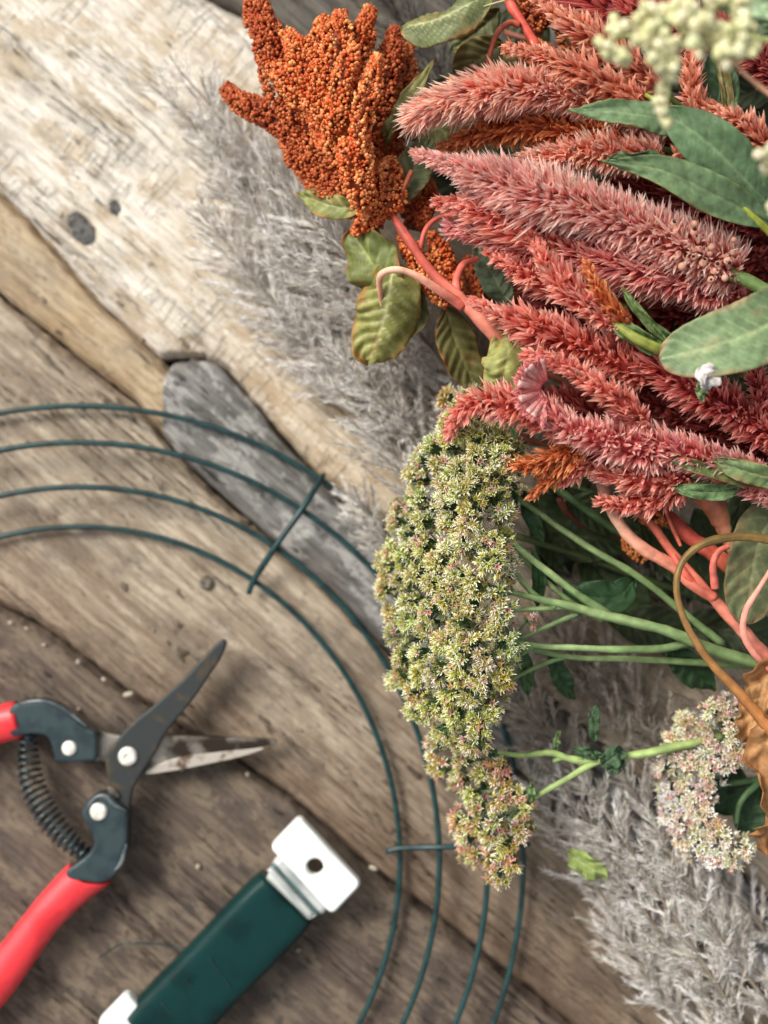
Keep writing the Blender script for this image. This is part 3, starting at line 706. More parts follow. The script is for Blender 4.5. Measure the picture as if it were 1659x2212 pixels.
# amaranth tassels: cord packed with round grains in lumps
OCT = (ICO[0], ICO[1], (ICO[0][:, 2]+1)/2)
def tassel(parent, pts, R, c0=rgb(206,100,44), c1=rgb(250,184,122), dens=1.15, name='tassel'):
    p = curve(PP(pts), 70); T, N, B_ = frames(p); L = np.linalg.norm(np.diff(p, axis=0), axis=1).sum()/CM
    z = np.mean([q[2] for q in pts]); Rc = R*(H-z)/H/PX
    t = np.linspace(0, 1, 70); sd_ = int(pts[0][0]+pts[0][1]) % 997
    Rt = Rc*(.42+.58*sstep(0, .28, t))*(1-.25*sstep(.85, 1, t))
    Rt = Rt*.76; mb = MB(); tube(mb, p, Rt*.6*CM, 10, col=c0*.5)
    m = int(L*Rc*6.28/(.100**2)*dens)
    s = rng.uniform(0, 1, m); phi = rng.uniform(0, 6.283, m); i = s*69
    at = lambda Q: np.stack([np.interp(i, np.arange(70), Q[:, c]) for c in range(3)], 1)
    rad = unit(at(N))*np.cos(phi)[:, None]+unit(at(B_))*np.sin(phi)[:, None]
    lump = noise(s*L*1.5, phi*1.3, sd_)*.6+noise(s*L*3.2, phi*2.6, sd_+5)*.4
    rr = np.interp(s, t, Rt)*(.50+.98*lump)*rng.uniform(.86, 1.08, m)
    pos = at(p)+rad*(rr*CM)[:, None]-unit(at(T))*(.0)
    sz = rng.uniform(.03, .074, m)*CM
    S = np.stack([sz, sz, sz*rng.uniform(1.0, 1.7, m)], 1)
    R_ = basis(unit(rad-unit(at(T))*.5+rng.normal(0, .35, (m, 3))), rng.uniform(0, 6, m))
    hi = np.clip(rng.normal(.20, .28, m)+(lump-.5)*1.2, 0, 1)[:, None]  # paler grains on raised lumps paint highlights into the colour
    cc = jit(c0*(1-hi)+c1*hi, m, .10)
    scatter(mb, OCT, pos, R_, S, lambda tp, mm: cc[:, None]*(0.85+.3*tp[None, :, None]))
    return mb.build(name, M_BEAD, parent, stuff=True)

# grass plume: axis carrying feathered side sprays of fine hairs
def plume(label, pts, R, n=2600, col=rgb(214,208,199), hi=rgb(254,251,246), lowc=rgb(136,124,110), hl=.7, group='fluffy grey grass plumes lying under the flowers', stempts=None):
    p = curve(PP(pts), 80); T, N, B_ = frames(p)
    th = thing('grass_plume', label, 'grass plume', tuple(p[-1]), group)
    z = np.mean([q[2] for q in pts]); Rc = R*(H-z)/H/PX; L = np.linalg.norm(np.diff(p, axis=0), axis=1).sum()/CM
    mb = MB(); tube(mb, p, [.03*CM, .07*CM], 6, col=lowc); sk_ = mb.build('stalk', M_STEM, th)
    ns = int(L*10); ks = rng.uniform(0, 1, ns)**.9
    phi0 = rng.uniform(0, 6.283, ns); i0 = ks*79
    at = lambda Q, i: np.stack([np.interp(i, np.arange(80), Q[:, c]) for c in range(3)], 1)
    taper = np.interp(ks, [0, .25, .8, 1], [.35, .9, 1, .6])
    rad0 = unit(at(N, i0))*np.cos(phi0)[:, None]+unit(at(B_, i0))*np.sin(phi0)[:, None]
    d0 = unit(-unit(at(T, i0))*1.0+rad0*.72+rng.normal(0, .12, (ns, 3)))
    sl = Rc*2.0*taper*rng.uniform(.7, 1.3, ns)
    n = int(n*1.5); per = max(6, n//ns)
    f_ = rng.uniform(.05, 1, (ns, per)); base = at(p, i0)[:, None]+d0[:, None]*(f_*sl[:, None]*CM)[..., None]
    hd = unit(d0[:, None]*1.0+rng.normal(0, .17, (ns, per, 3)))
    ln = hl*taper[:, None]*rng.uniform(.45, 1.15, (ns, per))*(1-.35*f_)
    base = base.reshape(-1, 3); hd = hd.reshape(-1, 3); ln = ln.reshape(-1)*CM; M = len(base)
    bend = rng.normal(0, .22, (M, 3)); wd = rng.uniform(.010, .024, M)*CM
    sv = unit(np.cross(hd, rng.normal(0, 1, (M, 3))))
    p1 = base+hd*(ln*.5)[:, None]; p2 = base+unit(hd+bend)*ln[:, None]
    V = np.stack([base-sv*wd[:, None]*.8, base+sv*wd[:, None]*.8, p1-sv*wd[:, None], p1+sv*wd[:, None], p2], 1)
    V[..., 2] = np.maximum(V[..., 2], .03*CM+0*V[..., 2])
    F = (np.array([[0, 1, 3], [0, 3, 2], [2, 3, 4]])[None]+(np.arange(M)*5)[:, None, None]).reshape(-1, 3)
    sh_ = np.repeat(rng.uniform(0, 1, ns), per)
    mix_ = np.clip(sh_**1.2*1.2-.12+rng.uniform(-.15, .25, M), 0, 1)[:, None]
    C = jit(col*(1-mix_)+hi*mix_, M, .07)
    CC = np.repeat(C[:, None], 5, 1); CC[:, 0:2] = CC[:, 0:2]*.6+lowc*.4
    mb = MB(); mb.add(V.reshape(-1, 3), F, CC.reshape(-1, 3)); mb.build('fluff', M_FUZZ, sk_, smooth=False, stuff=True)
    return th

# sedum floret: five green carpels, five pale petals curled outward, stamens
def floret_tpl(open_=1.0, seed=0, wide=1.0):
    r = np.random.default_rng(seed); V, F, Pm = [], [], []
    def addm(v, f, p): 
        n = sum(len(q) for q in V); V.append(np.array(v, float)); F.append(np.array(f)+n); Pm.append(np.full(len(v), p) if np.isscalar(p) else np.array(p))
    for i in range(5):      # carpels: narrow bipyramids  (param 0..1)
        a = 2*math.pi*i/5+r.uniform(-.1, .1); c = np.array([math.cos(a), math.sin(a), 0]); tip = c*.30+np.array([0, 0, .66])
        m = c*.25+np.array([0, 0, .34]); s = np.array([-math.sin(a), math.cos(a), 0])*.17
        addm([(0, 0, .05), m+s, m+c*.15, m-s, m-c*.12, tip], [(0, 2, 1), (0, 3, 2), (0, 4, 3), (0, 1, 4), (5, 1, 2), (5, 2, 3), (5, 3, 4), (5, 4, 1)], [0, .2, .2, .2, .2, .9])
    for i in range(5):      # petals (param 2..3)
        a = 2*math.pi*(i+.5)/5+r.uniform(-.15, .15); c = np.array([math.cos(a), math.sin(a), 0]); s = np.array([-math.sin(a), math.cos(a), 0])
        k = r.uniform(.8, 1.25)*open_
        pts = [c*.05, c*.34*k+np.array([0, 0, .18]), c*.66*k+np.array([0, 0, .38]), c*.82*k+np.array([0, 0, .66-.25*k+r.uniform(-.1, .15)])]
        w = [.04*wide, .085*wide, .075*wide, .01*wide]; v = []
        for q, ww in zip(pts, w): v += [q-s*ww, q+s*ww]
        addm(v, [(0, 1, 3), (0, 3, 2), (2, 3, 5), (2, 5, 4), (4, 5, 7), (4, 7, 6)], [2, 2, 2.4, 2.4, 2.8, 2.8, 3, 3])
    for i in range(6):      # stamens
        a = r.uniform(0, 6.28); c = np.array([math.cos(a), math.sin(a), 0]); s = np.array([-math.sin(a), math.cos(a), 0])*.028
        k = r.uniform(.35, .8); t2 = c*k+np.array([0, 0, r.uniform(.6, .95)]); m = c*k*.5+np.array([0, 0, .5])
        addm([c*.1-s, c*.1+s, m-s, m+s, t2-s*1.6, t2+s*1.6], [(0, 1, 3), (0, 3, 2), (2, 3, 5), (2, 5, 4)], 3)
    return np.vstack(V), np.vstack(F), np.concatenate(Pm)
FLOR = [floret_tpl(.72, 1, 1.1), floret_tpl(.5, 2, 1.2), floret_tpl(.85, 3)]
FLOR_BUD = [floret_tpl(.62, 4, 2.4), floret_tpl(.5, 5, 2.6), floret_tpl(.7, 6, 2.2)]
def cluster(parent, c, d, Rcm, nf, size=.26, bud=rgb(178,172,72), petal=rgb(246,238,196), pink=.12, pinkc=rgb(232,164,150), node=None, tpl=None):
    """one small domed flower cluster on its own green stalks"""
    mb = MB(); c = np.asarray(c); d = unit(np.asarray(d))
    dirs = unit(d[None]*1.0+rng.normal(0, .55, (nf, 3))); age = rng.normal(0, 1, 3)*np.array([.05, .05, .10])+1+rng.normal(0, .07); petal = np.clip(petal*age, 0, 1); bud = np.clip(bud*age, 0, 1); pos = c+dirs*(Rcm*rng.uniform(.75, 1.12, (nf, 1)))*CM
    foot = c-d*Rcm*CM*.9
    for i in range(0, nf, 1):
        tube(mb, np.array([foot, (foot+pos[i])/2+rng.normal(0, .02*CM, 3), pos[i]]), .022*CM, 4, col=rgb(92,124,74), cap=False)
    for k in range(3):
        sel = np.arange(k, nf, 3); m = len(sel)
        if not m: continue
        pk = (rng.uniform(0, 1, m) < pink)[:, None]
        pt = jit(np.where(pk, pinkc, petal), m, .07); bd = jit(np.where(rng.uniform(0, 1, (m, 1)) < pink*1.2, pinkc*.85, bud), m, .12)
        def cf(tp, mm):
            isP = (tp >= 2)[None, :, None]; w = np.where(tp >= 2, tp-2, tp)[None, :, None]
            return np.where(isP, pt[:, None]*(.72+.28*w)+0*w, bd[:, None]*(.7+.55*w))
        scatter(mb, (tpl or FLOR)[k], pos[sel], basis(unit(dirs[sel]+rng.normal(0, .25, (m, 3))), rng.uniform(0, 6, m)), size*CM*rng.uniform(.8, 1.15, m), cf)
    o = mb.build('flower_cluster', M_FLORET, parent, smooth=False)
    if node is not None:
        mb = MB(); mid_ = (np.asarray(node)+foot)/2+np.array([0, 0, -.05*CM])
        tube(mb, curve(np.array([foot, mid_, node]), 8), [.035*CM, .055*CM], 6, col=rgb(108,140,84)); mb.build('flower_stalk', M_STEM, o)
    return o
def inpoly(x, y, poly):
    n = len(poly); r = False
    for i in range(n):
        x0, y0 = poly[i]; x1, y1 = poly[i-1]
        if (y0 > y) != (y1 > y) and x < (x1-x0)*(y-y0)/(y1-y0)+x0: r = not r
    return r
def edged(x, y, poly):
    best = 1e9
    for i in range(len(poly)):
        a = np.array(poly[i-1], float); b_ = np.array(poly[i], float); q = np.array([x, y]); ab = b_-a
        t = np.clip(np.dot(q-a, ab)/np.dot(ab, ab), 0, 1); best = min(best, np.linalg.norm(q-a-ab*t))
    return best
def poisson(poly, dist, seed=0, tries=4000):
    r = np.random.default_rng(seed); p = np.array(poly); lo, hi = p.min(0), p.max(0); out = []
    for _ in range(tries):
        x, y = r.uniform(lo, hi)
        if inpoly(x, y, poly) and all((x-a)**2+(y-b_)**2 > dist*dist for a, b_ in out): out.append((x, y))
    return out
# ================================================================ GRASS PLUMES
PL = [
 ('pale fluffy grass plume farthest left, its silvery tip by the orange amaranth', [(385,150,1.3),(430,200,1.4),(500,290,1.4),(590,390,1.4),(700,500,1.3),(830,620,1.2)], 58, 3510),
 ('silvery plume whose blunt tip points at the upper left beside the bleached board', [(325,185,0.9),(390,240,1.1),(480,330,1.2),(600,460,1.2),(720,590,1.2),(860,720,1.2)], 38, 2700),
 ('grass plume with bright hairy left edge along the bleached board', [(425,440,1.1),(470,500,1.3),(560,620,1.4),(660,740,1.4),(780,860,1.3),(900,960,1.2)], 62, 4590),
 ('middle grey plume below the small green leaf', [(470,400,1.1),(580,490,1.8),(680,590,2.1),(790,700,2.0),(890,830,1.7),(980,960,1.4)], 67, 4860),
 ('grass plume running beneath the curled olive leaf', [(560,350,1.4),(650,450,2.5),(760,560,2.8),(880,690,2.6),(990,830,2.2)], 69, 4590),
 ('low plume beside the slate strip, lit along its lower edge', [(520,560,0.7),(600,660,1.1),(700,790,1.2),(790,900,1.2),(880,1010,1.2)], 53, 4050),
 ('short plume left of the uppermost green sedum head', [(680,700,1.2),(760,800,2.0),(850,890,2.1),(930,990,2.0)], 67, 4320),
 ('small white tipped plume crossing the outer wire hoop', [(742,1060,1.3),(775,1090,1.4),(830,1160,1.4),(900,1250,1.4)], 38, 1890),
 ('plume between the outer hoop and the sedum head', [(800,880,1.2),(850,960,2.0),(910,1060,2.0),(980,1180,1.8)], 67, 3510),
 ('shaded plume hidden behind the orange amaranth at the top', [(800,-60,1.2),(860,40,1.3),(930,150,1.3),(1010,280,1.3)], 67, 2430),
 ('bright silvery plume between the bleached board and the orange amaranth', [(400,250,1.0),(470,350,1.3),(560,470,1.4),(660,600,1.4),(760,720,1.3)], 44, 3000),
 ('feathery plume just below the orange amaranth tassels', [(580,430,1.2),(660,530,1.9),(750,640,2.2),(850,760,2.1),(930,880,1.8)], 50, 3400),
 ('white lit plume near the pointed lower end of the curled leaf', [(640,640,1.0),(720,730,1.6),(810,830,1.9),(900,930,1.8),(980,1040,1.5)], 50, 3200),
 ('plume hanging beside the ribbed leaf under the red stem', [(900,700,1.2),(940,790,1.8),(975,880,1.9),(1010,960,1.6)], 46, 2400),
]
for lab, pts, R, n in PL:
    if lab.startswith('shaded'): plume(lab, pts, R, n, col=rgb(120,114,106), hi=rgb(150,144,136), lowc=rgb(90,84,76))  # darker fluff colours paint the shade behind the amaranth
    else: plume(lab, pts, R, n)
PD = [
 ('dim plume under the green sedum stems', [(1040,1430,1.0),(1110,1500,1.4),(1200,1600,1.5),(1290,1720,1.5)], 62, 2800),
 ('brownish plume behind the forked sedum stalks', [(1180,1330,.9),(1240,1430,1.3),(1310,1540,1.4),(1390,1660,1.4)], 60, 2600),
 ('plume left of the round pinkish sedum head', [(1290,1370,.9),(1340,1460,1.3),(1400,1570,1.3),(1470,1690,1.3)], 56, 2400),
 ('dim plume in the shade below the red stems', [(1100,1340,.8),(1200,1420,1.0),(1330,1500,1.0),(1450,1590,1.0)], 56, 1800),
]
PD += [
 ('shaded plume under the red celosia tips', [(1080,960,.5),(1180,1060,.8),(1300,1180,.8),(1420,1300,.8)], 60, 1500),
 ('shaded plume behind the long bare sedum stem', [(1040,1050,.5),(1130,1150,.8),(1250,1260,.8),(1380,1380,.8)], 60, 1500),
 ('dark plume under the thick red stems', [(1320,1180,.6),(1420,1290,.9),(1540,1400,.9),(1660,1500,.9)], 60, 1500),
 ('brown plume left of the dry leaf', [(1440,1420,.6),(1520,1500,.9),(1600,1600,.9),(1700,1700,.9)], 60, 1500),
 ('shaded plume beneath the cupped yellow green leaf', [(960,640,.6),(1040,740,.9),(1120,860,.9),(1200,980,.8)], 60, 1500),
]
for lab, pts, R, n in PD: plume(lab, pts, R, n, col=rgb(170,160,148), hi=rgb(210,200,188), lowc=rgb(120,110,98))  # plumes under the bunch get dimmer hair colours, painting the shade there
PR = [
 ('long pale plume forming the lower left edge of the big bundle', [(1130,1650,1.2),(1180,1760,1.5),(1250,1860,1.6),(1330,1980,1.7),(1400,2100,1.7),(1500,2260,1.7)], 52, 3600),
 ('plume with its tip just right of the small lower sedum head', [(1150,1610,1.5),(1230,1720,2.3),(1320,1850,2.4),(1400,1980,2.4),(1500,2130,2.3),(1570,2280,2.3)], 56, 4200),
 ('pale plume running from the forked stalk to the lower corner', [(1230,1660,1.6),(1310,1760,2.7),(1390,1880,2.8),(1480,2020,2.8),(1580,2180,2.7),(1640,2290,2.7)], 56, 4200),
 ('plume to the left of the pinkish sedum head in the big bundle', [(1340,1660,1.6),(1400,1760,2.5),(1470,1880,2.8),(1560,2030,2.8),(1680,2200,2.7)], 54, 3600),
 ('shaded plume beneath the pinkish sedum head', [(1420,1790,1.5),(1490,1890,2.1),(1570,2010,2.3),(1680,2160,2.3)], 52, 2800),
 ('plume at the lower edge of the big bundle near the frame corner', [(1290,1880,1.0),(1380,2010,1.3),(1470,2140,1.3),(1560,2260,1.3)], 42, 2600),
 ('plume tip beneath the dry brown leaf', [(1520,1840,1.3),(1590,1930,1.9),(1680,2050,1.9)], 44, 1600),
]
for lab, pts, R, n in PR: plume(lab, pts, R, n, col=rgb(214,208,199), hi=rgb(255,252,247), lowc=rgb(138,126,112))

# ================================================================ AMARANTH
OR0, OR1 = rgb(196,86,34), rgb(248,174,108)
RED = rgb(212,92,76)
am = thing('amaranth_plume', 'orange amaranth plume of beaded tassels on a red stem, by the bleached board', 'amaranth flower', tuple(P(1075, 725, 4.6)))
for pts, R in [
 ([(540,-50,4.4),(560,30,4.6),(590,120,4.8),(640,230,4.8),(720,340,4.8),(800,450,4.8)], 46),
 ([(486,188,4.2),(520,222,4.3),(580,250,4.5),(660,320,4.6),(760,410,4.6)], 40),
 ([(575,150,5.2),(620,165,5.2),(680,230,5.2),(730,330,5.2)], 44),
 ([(620,70,5),(655,130,5.2),(690,230,5.3),(740,350,5.1)], 44),
 ([(700,40,5),(690,120,5.1),(690,210,5.1),(730,330,5)], 50),
 ([(735,25,5.3),(730,110,5.4),(720,200,5.3),(730,300,5.1)], 42),
 ([(800,20,4.8),(775,100,5),(760,190,5),(765,290,4.9)], 46),
 ([(855,60,4.5),(840,140,4.6),(815,240,4.7),(795,350,4.7),(800,440,4.8)], 40),
 ([(880,100,3.8),(868,190,3.9),(840,290,4),(820,380,4.2)], 38),
 ([(765,95,6.1),(750,160,6.1),(730,230,6),(715,290,5.8)], 30),
 ([(815,120,6),(800,190,6.1),(780,260,6.1),(775,340,6),(795,420,5.6)], 28),
 ([(745,300,6),(750,350,6),(770,400,5.9),(800,450,5.6)], 30),
 ([(648,370,4.3),(700,400,4.5),(760,440,4.7),(830,480,4.7)], 36),
 ([(610,300,4.5),(680,370,4.6),(750,430,4.8)], 36),
 ([(765,505,5),(790,480,5.2),(830,450,5.3),(860,440,5.2)], 28),
 ([(840,345,4.8),(850,400,5),(850,460,5)], 32),
 ([(880,330,4),(900,400,4.2),(885,470,4.4)], 34),
 ([(925,395,4),(918,440,4.3),(890,490,4.5)], 34),
 ([(865,505,5),(890,545,5),(930,600,5),(975,655,5)], 30),
 ([(930,505,4.7),(955,545,4.8),(965,590,4.8),(985,640,4.8)], 30),
 ([(1010,555,4),(1030,600,4.1),(1035,650,4.3)], 28),
 ([(1105,590,3.8),(1115,630,3.9),(1125,670,4)], 26),
]:
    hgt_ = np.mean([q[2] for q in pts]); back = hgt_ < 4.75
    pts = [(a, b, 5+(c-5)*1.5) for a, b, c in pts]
    tassel(am, pts, R*(1.08 if hgt_ > 5.6 else 1), rgb(164,68,28) if back else OR0, rgb(224,136,78) if back else OR1)  # tassels lying behind take darker rust, shade painted into their colour
PK = rgb(222,108,92); PK2 = rgb(226,150,128)
stem(am, [(835,440,5.2),(870,500,5.5),(910,560,5.6),(955,610,5.6),(1000,650,5.6),(1075,728,5.5),(1160,830,4.6)], [6,10,11,12,16,19,20], np.array([rgb(190,82,68), rgb(200,96,80), rgb(222,136,114), rgb(218,124,104)]), label='thick coral red main stem')
stem(am, [(830,690,4.9),(822,640,5.4),(822,598,6.0),(850,584,6.2),(890,592,6.2),(940,622,6.0),(1000,662,5.6)], [3,5,7,8,9,10,12], np.array([PK2, rgb(232,178,150), PK]), name='leaf_stalk', label='pale pink hooked leaf stalk')
stem(am, [(1032,560,5),(1000,572,5.2),(986,605,5.4),(990,640,5.5),(1005,665,5.4)], [6,8,9,12], PK, name='leaf_stalk')
stem(am, [(1010,520,4),(985,470,4.8),(950,470,5),(920,495,5.2),(905,540,5.2)], [4,5,6], PK, name='leaf_stalk')
OLV, OLVV, RIM = rgb(122,126,62), rgb(190,190,120), rgb(164,122,66)
leaf(am, [(848,566,5.2),(842,620,5.5),(826,700,5.1),(796,784,4.4)], 68, roll=-24, rollend=10, fold=-.2, cup=-.35, col=rgb(140,142,76), vein=rgb(222,220,160), edge=RIM, nv=8, relief=.11, wav=.14, a=.32, b=.34, label='curled olive leaf with ribbed pale veins')
leaf(am, [(850,640,4.9),(818,590,5.1),(788,545,5.0),(760,500,4.7)], 60, roll=28, wav=.14, fold=.1, col=rgb(112,122,66), vein=rgb(176,186,112), edge=rgb(150,96,52), nv=6, relief=.05, a=.4, b=.5)
leaf(am, [(860,590,5),(884,630,4.6),(890,690,4.3),(868,740,4.1)], 42, roll=-30, fold=.2, col=rgb(92,104,58), vein=rgb(140,150,90), edge=rgb(140,100,56), nv=7)
leaf(am, [(960,660,4.6),(975,710,4.3),(1000,780,4.0),(1035,850,3.7)], 44, roll=12, fold=.15, col=rgb(104,102,58), vein=rgb(152,146,90), edge=rgb(136,92,50), nv=8, relief=.05)
leaf(am, [(1092,722,5.6),(1098,760,6.1),(1090,810,6.0),(1072,852,5.4)], 52, roll=0, fold=0, cup=-.75, col=rgb(164,168,96), vein=rgb(200,202,134), edge=rgb(186,150,94), nv=7, relief=.05, wav=.12, a=.42, b=.34, label='cupped yellow green leaf like a round bud')
leaf(am, [(1060,735,5.1),(1100,740,5.0),(1140,770,4.8),(1152,800,4.6)], 26, roll=-20, col=rgb(112,132,96), vein=rgb(150,160,118), nv=6)
leaf(am, [(786,440,4.9),(745,448,4.9),(700,440,4.6),(645,416,4.1)], 27, roll=15, fold=.2, col=rgb(140,148,84), vein=rgb(204,204,150), edge=rgb(170,120,66), nv=6, label='small pointed green leaf over the grass')
leaf(am, [(822,318,4.3),(850,270,5.0),(895,205,5.2),(938,128,5.4)], 21, roll=25, fold=.4, col=rgb(122,122,70), vein=rgb(160,156,100), edge=rgb(140,116,70), nv=6)
leaf(am, [(868,440,5.0),(880,390,4.8),(905,345,4.6),(932,300,4.4)], 40, roll=-10, fold=.15, col=rgb(112,124,84), vein=rgb(160,166,122), edge=rgb(140,120,80), nv=7)
stem(am, [(866,450,5.1),(872,410,5.2),(890,370,5.1)], [4,6], rgb(186,100,72), name='leaf_stalk')
leaf(am, [(655,345,4.2),(640,342,4.0),(615,338,3.8)], 10, col=rgb(84,110,72), nv=3)
leaf(am, [(880,300,3.6),(920,270,3.6),(970,290,3.6),(1000,330,3.4)], 40, col=rgb(112,112,70), vein=rgb(150,148,98), nv=6, roll=-15)

at_ = thing('amaranth_sprig', 'amaranth sprig with striped hanging leaves at the top edge, left of the pink spikes', 'amaranth flower', tuple(P(1130, -10, 5)))
leaf(at_, [(1062,-14,6.2),(1010,10,6.5),(950,40,6.2),(868,60,5.4)], 46, roll=-25, fold=-.2, cup=-.45, col=rgb(110,120,76), vein=rgb(196,196,144), edge=rgb(170,130,80), nv=11, relief=.06, a=.55, b=.42, slope=.9, label='ribbed green leaf curling down')
leaf(at_, [(1090,95,4.8),(1060,110,4.7),(1020,140,4.4),(990,190,4.0)], 44, roll=10, fold=.2, col=rgb(120,118,70), vein=rgb(176,168,110), edge=rgb(156,110,62), nv=7, relief=.05)
leaf(at_, [(1130,130,4.2),(1090,140,4.2),(1050,180,4.0),(1020,240,3.6)], 40, roll=-10, col=rgb(124,116,72), vein=rgb(166,156,106), edge=rgb(160,110,62), nv=7)
leaf(at_, [(1080,20,4.4),(1040,60,4.3),(1000,90,4.2),(975,110,4)], 30, roll=20, col=rgb(96,104,62), vein=rgb(150,150,100), nv=6)
stem(at_, [(1050,165,5.2),(1058,115,5.5),(1075,70,5.6),(1100,50,5.4),(1120,55,5.3)], [4,6,7], rgb(196,104,80), name='leaf_stalk')
stem(at_, [(1165,110,5.2),(1130,55,5.2),(1105,15,5.1),(1080,-40,5)], [9,10,11], RED)
stem(at_, [(960,45,6.2),(1000,28,6.4),(1060,10,6.4),(1110,-5,6.2)], [1.5,2,2.5], rgb(196,190,130), name='tendril')
for pts, R in [([(1105,5,4.4),(1140,20,4.5),(1180,60,4.5)],30), ([(1150,90,4.8),(1165,130,4.8),(1190,180,4.8)],34), ([(1105,160,4.2),(1120,190,4.2),(1160,200,4.2)],30), ([(1200,10,4.4),(1240,70,4.4),(1260,130,4.4)],36)]:
    tassel(at_, pts, R, rgb(160,72,34), rgb(220,140,84))

